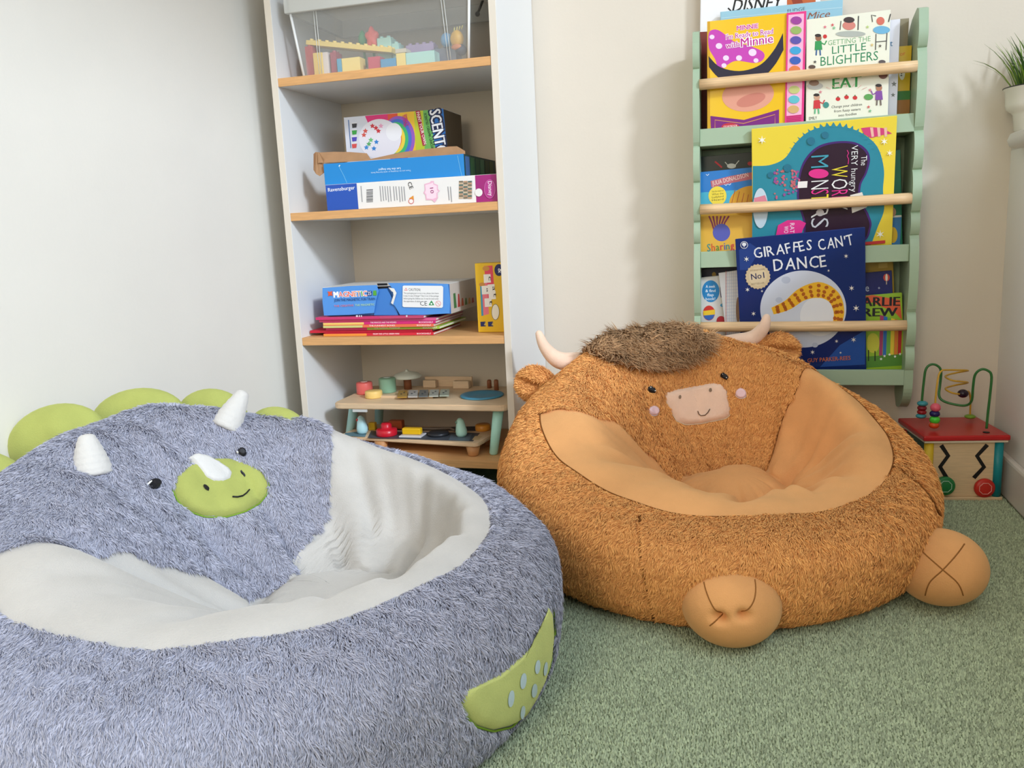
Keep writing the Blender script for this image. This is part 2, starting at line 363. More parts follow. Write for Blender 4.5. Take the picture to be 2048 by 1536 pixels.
# ------------------------------------------------------------------ beanbag chairs
class Bag:
    NR, NC = 84, 264
    def __init__(s, C, R, phi, zs0, zs1, zpit, shift, headL, headR, seed, wrk=1.0, pitr=.31, turn=0.0, pw=1.25, base=0.0):
        s.C = np.array(C); s.R = R; s.f = np.array([math.sin(phi), -math.cos(phi)]); s.s = np.array([math.cos(phi), math.sin(phi)])
        s.zs0, s.zs1, s.zp, s.shift, s.seed, s.wrk, s.pr, s.turn, s.pw, s.base = zs0, zs1, zpit, np.array(shift), seed, wrk, pitr, turn, pw, base
        psi = np.linspace(-math.pi, math.pi, s.NC, endpoint=False)
        base = s.surf(np.broadcast_to(psi, (s.NR, s.NC)))
        # head panel seams: photo seam lines dropped on the unwarped surface, then the columns follow them
        fl = base.reshape(-1, 3); tree = s.bvh(base); rows = s.rows; sr = s.SR
        def seam(px):
            got = []
            for (u, v) in px:
                r = ray(u, v); h = tree.ray_cast(Vector(CAM), Vector(r).normalized())
                if h[0] is None: continue
                d = ((fl-np.array(h[0]))**2).sum(1); k = int(d.argmin()); got.append((k//s.NC, psi[k % s.NC]))
            got.sort(); t = np.array([g[0] for g in got], float); a = np.unwrap(np.array([g[1] for g in got]))
            rr = np.arange(s.NR); return np.interp(rr, t, a)
        pl = s.SEAML = seam(headL) if callable(headL) is False else None; prr = seam(headR)
        pl = np.where(pl > 0, pl-2*math.pi, pl); prr = np.where(prr < 0, prr+2*math.pi, prr)
        k_ = np.ones(9)/9; sm = lambda a: np.convolve(np.pad(a, 4, 'edge'), k_, 'valid')
        pl, prr = sm(pl), sm(prr)
        c0, c1 = -math.radians(118), math.radians(118)
        s.i0 = int(round((c0+math.pi)/(2*math.pi)*s.NC)); s.i1 = int(round((c1+math.pi)/(2*math.pi)*s.NC))
        c0, c1 = psi[s.i0], psi[s.i1]
        W = np.zeros((s.NR, s.NC))
        for i in range(s.NR):
            W[i] = np.interp(psi, [-math.pi, c0, c1, math.pi], [-math.pi, pl[i], prr[i], math.pi])
        s.V = s.surf(W); s.tree = s.bvh(s.V); s.decals = []
    def surf(s, psi):
        R = s.R
        def heights(w):
            zs = s.zs0+s.zs1*w**s.pw; zp = s.zp
            L = lambda a, b, t: a+(b-a)*t
            return [(0, .0*w+.001), (.5, .0*w+.001), (.80+.06*s.base, .002+0*w), (.915+.04*s.base, .022+0*w), (.975+.016*s.base, .062+0*w), (1.0, .105+.03*w), (.985, L(.105+.03*w, zs, .42)),
                    (.925, L(.105+.03*w, zs, .78)), (.80, zs), (.70, zs+.008+.016*w), (.60, zs+.001+.006*w), (.505, L(zp, zs, .66)), (.415, L(zp, zs, .27)),
                    (s.pr, zp+0*w), (s.pr-.035, zp-.013+0*w), (.2, zp+.004+0*w), (.1, zp+.013+0*w), (0, zp+.015+0*w)]
        full_w = (1-np.cos(psi+s.turn))/2
        hp = heights(full_w[0]); K = len(hp); SEAM = 8
        t = np.concatenate([np.linspace(0, 2, 6)[:-1], np.linspace(2, SEAM, 34)[:-1], np.linspace(SEAM, K-1, s.NR-38)])
        s.rows = t; s.SR = int(np.argmin(abs(t-SEAM)))
        out = np.zeros((s.NR, psi.shape[1], 3))
        for i, tt in enumerate(t):
            hp = heights(full_w[i]); k = min(int(tt), K-2); u = tt-k
            def pt(j): j = min(max(j, 0), K-1); return hp[j][0], hp[j][1]
            (r0, z0), (r1, z1), (r2, z2), (r3, z3) = pt(k-1), pt(k), pt(k+1), pt(k+2)
            cr = lambda a, b, c, d: .5*(2*b+(c-a)*u+(2*a-5*b+4*c-d)*u*u+(3*b-a-3*c+d)*u**3)
            rho = np.maximum(cr(r0, r1, r2, r3) if tt < 15 else r1+(r2-r1)*u, 0)*R+0*full_w[i]; z = cr(z0, z1, z2, z3)
            # centre slides toward the backrest inside the seat
            q = np.clip((tt-SEAM)/(13-SEAM), 0, 1); q = q*q*(3-2*q)
            cx, cy = s.C+s.shift*q
            a = psi[i]
            if tt > SEAM:   # radiating folds towards the pit
                r_ = min(1, (tt-SEAM)/1.6); e = r_*math.exp(-((tt-11.9)/2.0)**2)*min(1, max(0, 16.4-tt)); e2 = math.exp(-((tt-13.2)/1.0)**2)*min(1, max(0, 16-tt))
                fold = (np.sin(a*7+s.seed)+.8*np.sin(a*13+2.1*s.seed+1.2*math.sin(tt))+.6*np.sin(a*21-s.seed)+.35*np.sin(a*34+s.seed*3))
                fold = np.where(fold > 0, fold*.7, fold*1.2)
                z = z+s.wrk*.0078*e*fold; rho = rho*(1+s.wrk*.035*e2*np.sin(a*5+s.seed*1.7)+s.wrk*.03*e2*np.sin(a*9+s.seed))
                z = z+r_*s.wrk*.0042*math.exp(-((tt-10.4)/1.5)**2)*np.sin(a*10+1.1*tt+s.seed)*full_w[i]**2
                if tt > 13.5: z = z+s.wrk*.004*np.sin(a*3+s.seed)*np.clip((16.6-tt)/3, 0, 1)
            else:
                e = math.exp(-((tt-5.2)/2.2)**2)*min(1, (SEAM-tt)/1.6)
                rho = rho*(1+e*(.010*np.sin(a*3+s.seed)+.006*np.sin(a*7+2*s.seed+tt*.6)))
                z = z+.5*e*(.006*np.sin(a*4+s.seed)+.004*np.sin(a*9-s.seed))*min(1, max(tt-2.6, 0))
            out[i, :, 0] = cx+rho*(np.cos(a)*s.f[0]+np.sin(a)*s.s[0]); out[i, :, 1] = cy+rho*(np.cos(a)*s.f[1]+np.sin(a)*s.s[1]); out[i, :, 2] = np.maximum(z, .0012)
        # lumpy stuffing
        pts = out.reshape(-1, 3); n = np.array([noise.noise(Vector(p)*9+Vector((s.seed*5, 1, 2))) for p in pts])
        out[:, :, 2] += np.where(out[:, :, 2] > .05, n.reshape(s.NR, -1)*.009, 0)
        return out
    def quads(s, r0, r1, cols):
        nc = s.NC; return [(i*nc+j, i*nc+(j+1) % nc, (i+1)*nc+(j+1) % nc, (i+1)*nc+j) for i in range(r0, r1) for j in cols]
    def bvh(s, V):
        V = V.reshape(-1, 3); return BVHTree.FromPolygons([tuple(p) for p in V], s.quads(0, s.NR-1, range(s.NC)))
    def panel(s, name, parent, r0, r1, cols, mt, grow=0.0):
        F = s.quads(r0, r1, cols); V = s.V.reshape(-1, 3); use = sorted({i for f in F for i in f}); ix = {a: b for b, a in enumerate(use)}
        return MB().add(V[use], [tuple(ix[i] for i in f) for f in F], mt, True).build(name, parent, weld=True)
    def hit(s, u, v):
        g = proj(np.array([[*s.C, .15]]))[0]; g = (g-np.array([u, v])); g /= np.linalg.norm(g)
        for k in range(30):   # points just past the silhouette slide back onto the cloth
            h = s.tree.ray_cast(Vector(CAM), Vector(ray(u+g[0]*2*k, v+g[1]*2*k)).normalized())
            if h[0] is not None: break
        if h[0] is None: return None
        n = h[1] if h[1].dot(Vector(CAM)-h[0]) > 0 else -h[1]
        return np.array(h[0]), np.array(n)
    def decal(s, name, parent, px, mt, lift=.003, rings=7, edge=None, keep=True, dense=64, flat=False):
        """a sewn-on patch: photo outline laid on the bag's surface, pillowed"""
        px = np.array(px, float); K = dense; cl = np.vstack([px, px[:1]]); seg = np.r_[0, np.cumsum(np.hypot(*np.diff(cl, axis=0).T))]
        tt = np.linspace(0, seg[-1], K, endpoint=False); ol = np.stack([np.interp(tt, seg, cl[:, 0]), np.interp(tt, seg, cl[:, 1])], 1)
        c = px.mean(0); V = []; F = []; ring0 = None
        fr = [.001]+list(np.linspace(0, 1, rings+1)[1:]); top = []
        for i, f in enumerate(fr):
            for p in c+(ol-c)*f:
                h = s.hit(*p)
                if h is None: top.append(top[-1] if top else s.hit(*c)[0]); continue
                l = lift*(1-max(0, (f-.80)/.20)**2) if f < .999 else -.0015
                if flat: l = lift
                top.append(h[0]+h[1]*l)
        for i in range(len(fr)-1):
            for k in range(K): F.append((i*K+k, i*K+(k+1) % K, (i+1)*K+(k+1) % K, (i+1)*K+k))
        F.append(tuple(range(K)))
        if keep: s.decals.append(px)
        o = MB().add(top, F, mt, True).build(name, parent)
        if edge: s.stitch('edge_stitching', o, np.vstack([ol, ol[:1]]), edge[0], edge[1], lift=.0012)
        return o
    def stitch(s, name, parent, px, mt, r=.0012, lift=.0008, n=None):
        pts = [s.hit(*p) for p in px]; pts = [h[0]+h[1]*lift for h in pts if h]
        return MB().tube(pts, r, mt, 6).build(name, parent)
    def fur(s, name, parent, r0, r1, cols, n, L, Wd, mt, comb, lay=.55, near=1.0, skip=()):
        F = np.array(s.quads(r0, r1, cols)); V = s.V.reshape(-1, 3)
        A, B, Cc, D = (V[F[:, k]] for k in range(4)); nr = np.cross(Cc-A, D-B); ar = np.linalg.norm(nr, axis=1)/2; nr /= (2*ar[:, None]+1e-12)
        ctr = (A+B+Cc+D)/4; out = ctr-np.array([*s.C, .12]); inner = False
        tow = CAM-ctr; dist = np.linalg.norm(tow, axis=1); tow /= dist[:, None]
        # outward: away from the stuffing
        vx = s.tree
        sg = s.sign; nr = nr*sg
        vis = (nr*tow).sum(1); wt = ar*np.where(vis > -.25, 1.0, .05)*np.clip((near/dist)**1.6, .35, 3.0)*np.where(ctr[:, 2] < .012, 0, 1)
        pick = RNG.choice(len(F), n, p=wt/wt.sum()); a, b = RNG.random((2, n, 1))
        p = (A[pick]*(1-a)+B[pick]*a)*(1-b)+(D[pick]*(1-a)+Cc[pick]*a)*b; nn = nr[pick]
        q = proj(p); ok = np.ones(n, bool)
        for poly in list(s.decals)+list(skip): ok &= ~(inside(q, poly) & (vis[pick] > 0))
        p, nn, dd = p[ok], nn[ok], dist[pick][ok]; n = len(p)
        g = comb(p); g = g-nn*(g*nn).sum(1, keepdims=True); g /= np.linalg.norm(g, axis=1, keepdims=True)+1e-9; bt = np.cross(nn, g)
        cl = np.sin(p[:, 0]*190+1.3*np.sin(p[:, 1]*160))+np.sin(p[:, 1]*210+1.7*np.sin(p[:, 2]*170+p[:, 0]*90))+.8*np.sin(p[:, 2]*230+p[:, 1]*120)
        ang = .30*cl+RNG.normal(0, .30, n); g2 = g*np.cos(ang)[:, None]+bt*np.sin(ang)[:, None]
        el = np.clip(lay+RNG.normal(0, .14, n)+.05*cl, .12, 1.3)[:, None]; d0 = nn*np.sin(el+.25)+g2*np.cos(el+.25); d1 = nn*np.sin(el-.45)+g2*np.cos(el-.45)
        l = (L*RNG.uniform(.65, 1.2, n))[:, None]; wd = (Wd*RNG.uniform(.7, 1.3, n))[:, None]
        ro = RNG.normal(0, .55, n)[:, None]; side = np.cross(d0, nn); side /= np.linalg.norm(side, axis=1, keepdims=True)+1e-9
        sd_ = side*np.cos(ro)+nn*np.sin(ro)
        m_ = p+d0*l*.5; tip = m_+d1*l*.5; p = p-nn*.001
        VV = np.stack([p-sd_*wd*.5, p+sd_*wd*.5, m_-sd_*wd*.42, m_+sd_*wd*.42, tip], 1)
        T = np.array([[0, 1, 3], [0, 3, 2], [2, 3, 4]]); FF = (np.arange(n)[:, None, None]*5+T[None]).reshape(-1, 3)
        tint = np.clip(.5+.07*cl+RNG.normal(0, .22, n), 0, 1)
        return tri_mesh(name, VV.reshape(-1, 3), FF, mt, parent, np.repeat(tint, 5))
    def fix_sign(s):
        V = s.V; i, j = s.SR-10, 0; a, b, d = V[i, j], V[i, j+1], V[i+1, j]
        F = s.quads(i, i+1, [j])[0]; v = V.reshape(-1, 3); nr = np.cross(v[F[2]]-v[F[0]], v[F[3]]-v[F[1]])
        out = v[F[0]][:2]-s.C; s.sign = 1.0 if (nr[:2]*out).sum() > 0 else -1.0
def inside(q, poly):
    poly = np.asarray(poly, float); x, y = q[:, 0], q[:, 1]; r = np.zeros(len(q), bool); j = len(poly)-1
    for i in range(len(poly)):
        xi, yi = poly[i]; xj, yj = poly[j]
        r ^= ((yi > y) != (yj > y)) & (x < (xj-xi)*(y-yi)/(yj-yi+1e-12)+xi); j = i
    return r
def oval(u, v, a, b, rot=0, n=28, sq=1.0):
    out = []
    for t in np.linspace(0, 2*math.pi, n, endpoint=False):
        c_, s_ = math.cos(t), math.sin(t); x = a*abs(c_)**sq*np.sign(c_); y = b*abs(s_)**sq*np.sign(s_)
        out.append((u+x*math.cos(rot)-y*math.sin(rot), v+x*math.sin(rot)+y*math.cos(rot)))
    return out

# ---- brown highland-cow chair
BR = Bag((-.063, 1.535), .389, math.radians(30), .167, .186, .108, (.04, .075),
         [(1085, 820), (1140, 823), (1200, 835), (1240, 855), (1280, 880), (1310, 905), (1340, 928)],
         [(1605, 745), (1592, 790), (1575, 830), (1556, 865), (1540, 900), (1535, 922)], 1.3, wrk=1.5, turn=math.radians(6))
BR.fix_sign()
M_BSKIN = mat('brown_plush_backing', (220, 154, 92), .9, var=.1, vscale=60, spec=.1)
M_BFUR = mat('brown_plush_pile', (252, 172, 102), .8, var=.24, attr='tint', spec=.15, sheen=.3)
M_BVEL = mat('tan_velour', (226, 165, 107), .85, var=.12, vscale=9, bump=.25, bscale=520, sheen=.45, spec=.12, detail=6)
M_PINK = mat('blush_velour', (240, 207, 183), .85, var=.06, vscale=30, bump=.15, bscale=500, sheen=.3, spec=.1)
M_SEAMB = mat('brown_seam_thread', (122, 76, 36), .9, spec=.1)
M_BLK = mat('black_embroidery', (18, 18, 24), .55)
M_WHT = mat('white_embroidery', (245, 244, 240), .7)
M_TUFT = mat('long_brown_hair', (178, 140, 102), .75, var=.38, attr='tint', spec=.2, sheen=.2)
cow = thing('cow_beanbag', (-.065, 1.53, 0), 'brown plush beanbag chair shaped like a horned cow with a pink muzzle', 'beanbag chair')
nc = Bag.NC; allc = list(range(nc)); headc = [j for j in allc if j < BR.i0 or j >= BR.i1]; seatc = [j for j in allc if BR.i0 <= j < BR.i1]
PIT = int(np.argmin(abs(BR.rows-13.4)))
side_b = BR.panel('side_panel', cow, 0, BR.SR, allc, M_BSKIN)
seat_b = BR.panel('seat_panel', cow, BR.SR, BR.NR-1, seatc, M_BVEL)
head_b = BR.panel('head_panel', cow, BR.SR, PIT, headc, M_BSKIN)
BR.panel('seat_cushion', cow, PIT, BR.NR-1, headc, M_BVEL)
def vseam(bag, parent, rows, col, mt, r=.0013):
    pts = [bag.V[i, col] for i in rows]; return MB().tube(pts, r, mt, 6).build('seam', parent)
def hseam(bag, parent, row, cols, mt, r=.0013):
    return MB().tube([bag.V[row, j] for j in cols], r, mt, 6).build('seam', parent)
hseam(BR, seat_b, BR.SR, [j % nc for j in range(BR.i0, BR.i1+1)], M_SEAMB)
vseam(BR, seat_b, range(BR.SR, PIT), BR.i0, M_SEAMB); vseam(BR, seat_b, range(BR.SR, PIT), BR.i1, M_SEAMB)
muz = [(1328, 785), (1345, 778), (1400, 768), (1430, 763), (1444, 766), (1455, 780), (1462, 815), (1461, 830), (1450, 838), (1400, 848), (1370, 850), (1352, 842), (1340, 822), (1330, 800)]
mz = BR.decal('muzzle', cow, muz, M_PINK, .010, edge=(mat('cream_thread', (226, 208, 178), .8), .0009))
for (u, v, r) in ((1356, 794, .5), (1418, 780, .5)):
    BR.decal('nostril', mz, oval(u, v, 3.2, 4.2, .3, 12), mat('taupe_thread', (140, 118, 98), .8), .0112, 2, keep=False, dense=16, flat=True)
BR.stitch('smile', mz, [(1392, 822), (1397, 828), (1403, 831), (1410, 830), (1415, 825), (1418, 818)], mat('brown_thread', (96, 72, 54), .8), .0009, .0118)
for (u, v) in ((1302, 779), (1449, 752)):
    e = BR.decal('eye', cow, [(u-8, v-6), (u-2, v-9), (u+2, v-5), (u+6, v-4), (u+11, v+5), (u+6, v+9), (u-2, v+6), (u-9, v+1)], M_BLK, .0075, 3, dense=24)
    for (du, dv) in ((-4, -4), (5, 3)): BR.decal('eye_glint', e, oval(u+du, v+dv, 1.9, 1.6, 0, 10), M_WHT, .0098, 2, keep=False, dense=12)
for (u, v) in ((1306, 821), (1482, 786)): BR.decal('cheek', cow, oval(u, v, 12.5, 11, .2), mat('pink_felt', (240, 208, 214), .9), .0075, 4, dense=28, edge=(M_WHT, .0007))
tuftpoly = [(1172, 706), (1200, 690), (1240, 676), (1300, 664), (1350, 660), (1400, 664), (1424, 678), (1418, 698), (1395, 716), (1350, 732), (1300, 737), (1255, 732), (1215, 722)]
def strip(px, w): 
    a = np.array(px, float); return np.vstack([a+[w, 0], (a-[w, 0])[::-1]])
sm1 = [(1279, 1030), (1281, 1070), (1284, 1110), (1290, 1150), (1298, 1190), (1310, 1236)]; sm2 = [(1786, 934), (1815, 952), (1840, 972), (1862, 1000), (1876, 1030)]
BR.stitch('seam', side_b, sm1, M_SEAMB, .0022, .0012); BR.stitch('seam', side_b, sm2, M_SEAMB, .0018, .0012)
def comb_b(p):
    d = np.zeros_like(p); c3 = np.array([-.03, 1.62, .10]); d[:, 2] = -1.0; d += (p-c3)*np.array([1.2, 1.2, -.5]); d[:, 0] -= .35; return d
BR.fur('plush_pile', side_b, 3, BR.SR, allc, 205000, .0120, .0018, M_BFUR, comb_b, .42, 1.3, skip=[tuftpoly, strip(sm1, 4.2), strip(sm2, 4.2)])
BR.fur('plush_pile', head_b, BR.SR, PIT, headc, 86000, .0120, .0018, M_BFUR, comb_b, .42, 1.3, skip=[tuftpoly])
# long tuft between the horns
def tuft():
    n = 9000; P0 = []; NN = []
    poly = np.array(tuftpoly); lo, hi = poly.min(0), poly.max(0); lo[1] -= 6
    while len(P0) < n:
        u, v = RNG.uniform(lo[0], hi[0]), RNG.uniform(lo[1], hi[1])
        if not inside(np.array([[u, v]]), poly)[0]: continue
        h = BR.hit(u, v)
        if h is None or h[0][2] < .2: continue
        P0.append(h[0]); NN.append(h[1])
    # hair also grows over the back of the crest
    P0 = np.array(P0); NN = np.array(NN); back = P0[:4200]+np.array([-BR.f[0], -BR.f[1], 0])*.045; bk = []; bn = []
    for p in back:
        h = BR.tree.ray_cast(Vector((p[0], p[1], .8)), Vector((0, 0, -1)))
        if h[0] is not None: bk.append(np.array(h[0])); bn.append(np.array((0, 0, 1.0)))
    P0 = np.vstack([P0, bk]); NN = np.vstack([NN, bn]); n = len(P0)
    cl = np.sin(P0[:, 0]*150)+np.sin(P0[:, 1]*170+2*P0[:, 0]*60)+np.sin(P0[:, 2]*200)
    an = RNG.uniform(-1, 1, n)*1.2+cl*.7; fwd = np.array([*BR.f, -.5]); sd3 = np.array([*BR.s, 0])
    D0 = NN*.9+RNG.normal(0, .25, (n, 3)); D1 = NN*.15+fwd*np.cos(an)[:, None]*.9+sd3*np.sin(an)[:, None]; D1 += RNG.normal(0, .2, (n, 3))
    D0 /= np.linalg.norm(D0, axis=1)[:, None]; D1 /= np.linalg.norm(D1, axis=1)[:, None]
    l = RNG.uniform(.026, .046, n)[:, None]; wd = RNG.uniform(.0008, .0018, n)[:, None]; sd_ = np.cross(D0, D1); sd_ /= np.linalg.norm(sd_, axis=1)[:, None]+1e-9
    a = P0; b = a+D0*l*.38; c = b+(D0*.4+D1*.6)*l*.3; d = c+D1*l*.42
    VV = np.stack([a-sd_*wd, a+sd_*wd, b-sd_*wd, b+sd_*wd, c-sd_*wd*.8, c+sd_*wd*.8, d], 1)
    T = np.array([[0, 1, 3], [0, 3, 2], [2, 3, 5], [2, 5, 4], [4, 5, 6]]); FF = (np.arange(n)[:, None, None]*7+T[None]).reshape(-1, 3)
    return tri_mesh('hair_tuft', VV.reshape(-1, 3), FF, M_TUFT, cow, np.repeat(np.clip(.5+.17*cl+RNG.normal(0, .2, n), 0, 1), 7))
tf = tuft(); tf['label'] = 'shaggy darker brown hair between the horns'
# horns
def horn(pts, rad, mt, parent, name='horn'):
    P_ = spline([p for p in pts], 22); r = np.interp(np.linspace(0, 1, 22), np.linspace(0, 1, len(rad)), rad)
    tipd = P_[-1]-P_[-2]; tipd /= np.linalg.norm(tipd)
    ex = [P_[-1]+tipd*r[-1]*k for k in (.5, .85, 1.0)]; r2 = [r[-1]*k for k in (.85, .5, .08)]
    return MB().tube(np.vstack([P_, ex]), list(r)+r2, mt, 16).build(name, parent)
yl, yr = 1.70, 1.86
horn([aty(1180, 722, yl+.03), aty(1150, 724, yl+.01), aty(1115, 719, yl-.01), aty(1090, 695, yl-.02), aty(1078, 668, yl-.02)], [.021, .021, .018, .0125, .0078], M_PINK, cow)
horn([aty(1435, 688, yr), aty(1470, 684, yr), aty(1506, 677, yr), aty(1527, 655, yr-.01), aty(1533, 636, yr-.01)], [.016, .018, .018, .013, .0088], M_PINK, cow)
# ears: soft folded cups
def ear(c, out, up, sz, parent, seed):
    out = Vector(out).normalized(); up = Vector(up); up = (up-out*up.dot(out)).normalized(); nr = out.cross(up)
    if nr.dot(Vector(CAM)-Vector(c)) < 0: nr = -nr
    M3 = Matrix((out, up, nr)).transposed()
    def wp(p):
        x, y, z = p; f = .55+.45*(x+1)/2   # narrow root, full tip
        d = -1.0*math.exp(-((y-.08)/.24)**2)*z*(.75+.25*x) if z > 0 else 0.0
        return (x, y*f*(1+.10*math.sin(3*x+seed)), z*(.8+.3*(x+1)/2)+d+.12*math.sin(4*y+2*x+seed)*.4)
    return MB().ell(c, sz, M_BSKIN, M3, 30, 18, wp).build('ear', parent)
def fur_on(o, n, L, Wd, mt, gdir, name='plush_pile'):
    me = o.data; V = np.array([v.co[:] for v in me.vertices]); F = np.array([p.vertices[:4] if len(p.vertices) == 4 else list(p.vertices)[:3]+[p.vertices[2]] for p in me.polygons])
    N = np.array([p.normal[:] for p in me.polygons]); ar = np.array([p.area for p in me.polygons])
    pick = RNG.choice(len(F), n, p=ar/ar.sum()); a, b = RNG.random((2, n, 1)); A, B, Cc, D = (V[F[pick, k]] for k in range(4))
    p = (A*(1-a)+B*a)*(1-b)+(D*(1-a)+Cc*a)*b; nn = N[pick]; g = np.array(gdir)[None]-nn*(nn@np.array(gdir))[:, None]; g /= np.linalg.norm(g, axis=1, keepdims=True)+1e-9
    g = g+RNG.normal(0, .45, (n, 3)); d0 = nn*.75+g*.6; d1 = nn*.2+g*.9; l = (L*RNG.uniform(.6, 1.2, n))[:, None]; wd = (Wd*RNG.uniform(.7, 1.3, n))[:, None]
    sd_ = np.cross(d0, nn); sd_ /= np.linalg.norm(sd_, axis=1, keepdims=True)+1e-9; m_ = p+d0*l*.5; tip = m_+d1*l*.5
    VV = np.stack([p-sd_*wd*.5, p+sd_*wd*.5, m_-sd_*wd*.4, m_+sd_*wd*.4, tip], 1); T = np.array([[0, 1, 3], [0, 3, 2], [2, 3, 4]])
    return tri_mesh(name, VV.reshape(-1, 3), (np.arange(n)[:, None, None]*5+T[None]).reshape(-1, 3), mt, o, np.repeat(RNG.uniform(0, 1, n), 5))
el_ = ear(aty(1081, 772, yl-.03), (-.95, .0, .25), (.1, 0, 1), (.054, .044, .026), cow, 1.0)
er_ = ear(aty(1556, 698, yr-.005), (.95, .1, -.18), (.2, 0, 1), (.044, .042, .022), cow, 2.4)
fur_on(el_, 11000, .0065, .0022, M_BFUR, (-1, 0, -.3)); fur_on(er_, 9000, .0065, .0022, M_BFUR, (1, 0, -.3))
# feet
def foot(c, sz, rotz, seams, dim):
    M3 = Matrix.Rotation(rotz, 3, 'Z')
    def wp(p):
        q = Vector(p)
        for (d, k, wdt) in dim:
            q -= Vector(d).normalized()*0 if False else q.normalized()*k*math.exp(-((Vector(p)-Vector(d).normalized()).length/wdt)**2)
        return q
    f = MB().ell(c, sz, M_BVEL, M3, 72, 48, wp).build('foot', cow)
    for s_ in seams:
        pts = []
        for q in spline([Vector(q).normalized() for q in s_], 26):
            q = Vector(q).normalized(); q = Vector(wp(q)); pts.append(M3 @ Vector((q.x*sz[0], q.y*sz[1], q.z*sz[2]))+Vector(c))
        MB().tube(pts, .0010, mat('tan_seam_thread', (150, 100, 54), .9, spec=.1), 6).build('seam', f)
    return f
c1 = atz(1462, 1208, .060); c2 = atz(1880, 1133, .064)
foot(c1, (.071, .064, .060), math.radians(2), [[(-.62, -.5, .85), (-.45, -.8, .5), (-.24, -1, .14)], [(.52, -.4, .95), (.45, -.8, .55), (.24, -1, .24)], [(-.24, -1, .12), (-.42, -.9, -.12)]],
     [((-.24, -1, .12), .40, .12), ((.24, -1, .22), .32, .11)])
foot(c2, (.068, .068, .058), math.radians(-10), [[(-.62, -.5, .85), (-.3, -.8, .62), (.02, -.95, .36), (.3, -.9, .05), (.42, -.8, -.3)], [(.5, -.35, .95), (.25, -.75, .66), (.02, -.95, .36), (-.22, -.98, .0), (-.3, -.85, -.45)]], [])

# ---- grey dinosaur chair
GR = Bag((-.66, .963), .423, math.radians(56), .206, .122, .098, (.085, .055),
         [(-60, 1135), (0, 1106), (60, 1097), (110, 1093), (200, 1096), (260, 1107), (320, 1126), (400, 1156), (460, 1178), (508, 1196)],
         [(668, 880), (670, 920), (666, 960), (655, 1020), (640, 1090), (600, 1130), (555, 1165), (512, 1192)], 4.2, wrk=1.55, pitr=.30, turn=math.radians(-15), pw=2.4, base=1.0)
GR.fix_sign()
M_GSKIN = mat('grey_plush_backing', (150, 151, 166), .9, var=.1, vscale=60, spec=.1)
M_GFUR = mat('grey_plush_pile', (176, 177, 192), .8, var=.20, attr='tint', spec=.15, sheen=.3)
M_GVEL = mat('pale_grey_velour', (191, 187, 181), .85, var=.05, vscale=18, bump=.22, bscale=520, sheen=.35, spec=.12, detail=6)
M_GREEN = mat('olive_green_velour', (168, 174, 96), .85, var=.08, vscale=22, bump=.2, bscale=480, sheen=.35, spec=.12)
M_GST = mat('green_satin_stitch', (122, 158, 40), .6)
M_HORN = mat('white_plush', (206, 203, 198), .8, bump=.35, bscale=110, sheen=.3)
dino = thing('dinosaur_beanbag', (-.65, .97, 0), 'grey plush beanbag chair shaped like a horned dinosaur with a green frill', 'beanbag chair')
headc = [j for j in allc if j < GR.i0 or j >= GR.i1]; seatc = [j for j in allc if GR.i0 <= j < GR.i1]
side_g = GR.panel('side_panel', dino, 0, GR.SR, allc, M_GSKIN)
seat_g = GR.panel('seat_panel', dino, GR.SR, GR.NR-1, seatc, M_GVEL)
PITg = int(np.argmin(abs(GR.rows-13.2)))
head_g = GR.panel('head_panel', dino, GR.SR, PITg, headc, M_GSKIN)
GR.panel('seat_cushion', dino, PITg, GR.NR-1, headc, M_GVEL)
M_SEAMG = mat('grey_seam_thread', (150, 150, 156), .9, spec=.1)
hseam(GR, seat_g, GR.SR, [j % nc for j in range(GR.i0, GR.i1+1)], M_SEAMG, .001)
vseam(GR, seat_g, range(GR.SR, PITg), GR.i0, M_SEAMG, .001); vseam(GR, seat_g, range(GR.SR, PITg), GR.i1, M_SEAMG, .001)
npx = [(345, 980), (350, 950), (375, 928), (420, 914), (455, 914), (500, 925), (525, 940), (538, 965), (537, 985), (520, 1007), (490, 1024), (450, 1035), (410, 1034), (375, 1022), (355, 1004)]
nose = GR.decal('nose_patch', dino, npx, M_GREEN, .009, edge=(M_GST, .0012))
hp_ = [(372, 916), (384, 908), (405, 913), (430, 925), (455, 941), (464, 953), (460, 965), (445, 971), (425, 969), (408, 960), (396, 944), (384, 928)]
GR.decal('nose_horn', nose, hp_, mat('white_felt', (212, 210, 206), .9, bump=.15, bscale=300), .0125, 6, keep=True)
for (u, v) in ((404, 981), (485, 949)): GR.decal('nostril', nose, oval(u, v, 8, 3.8, .75, 14), M_BLK, .0102, 2, keep=False, dense=18, flat=True)
GR.stitch('smile', nose, [(460, 998), (468, 1000), (478, 998), (486, 992), (490, 986)], M_BLK, .0013, .0112)
for (u, v, a) in ((304, 970, 16), (484, 904, 11)):
    e = GR.decal('eye', dino, [(u-a, v+2), (u-a*.8, v-7), (u-a*.2, v-11), (u+a*.5, v-9), (u+a, v-2), (u+a*.9, v+7), (u+a*.2, v+10), (u-a*.4, v+5)], M_BLK, .0085, 3, dense=24)
    GR.decal('eye_glint', e, oval(u-a*.72, v+1, 3, 2.6, 0, 10), M_WHT, .0112, 2, keep=False, dense=12)
claw = [(915, 1392), (922, 1380), (950, 1368), (985, 1352), (1020, 1325), (1050, 1298), (1078, 1262), (1092, 1225), (1096, 1200), (1106, 1215), (1109, 1260), (1104, 1310), (1090, 1360), (1070, 1400), (1048, 1436), (1020, 1454), (985, 1462), (950, 1452), (926, 1428), (916, 1408)]
M_LIME = mat('lime_velour', (200, 208, 128), .85, var=.07, vscale=22, bump=.2, bscale=480, sheen=.35, spec=.12)
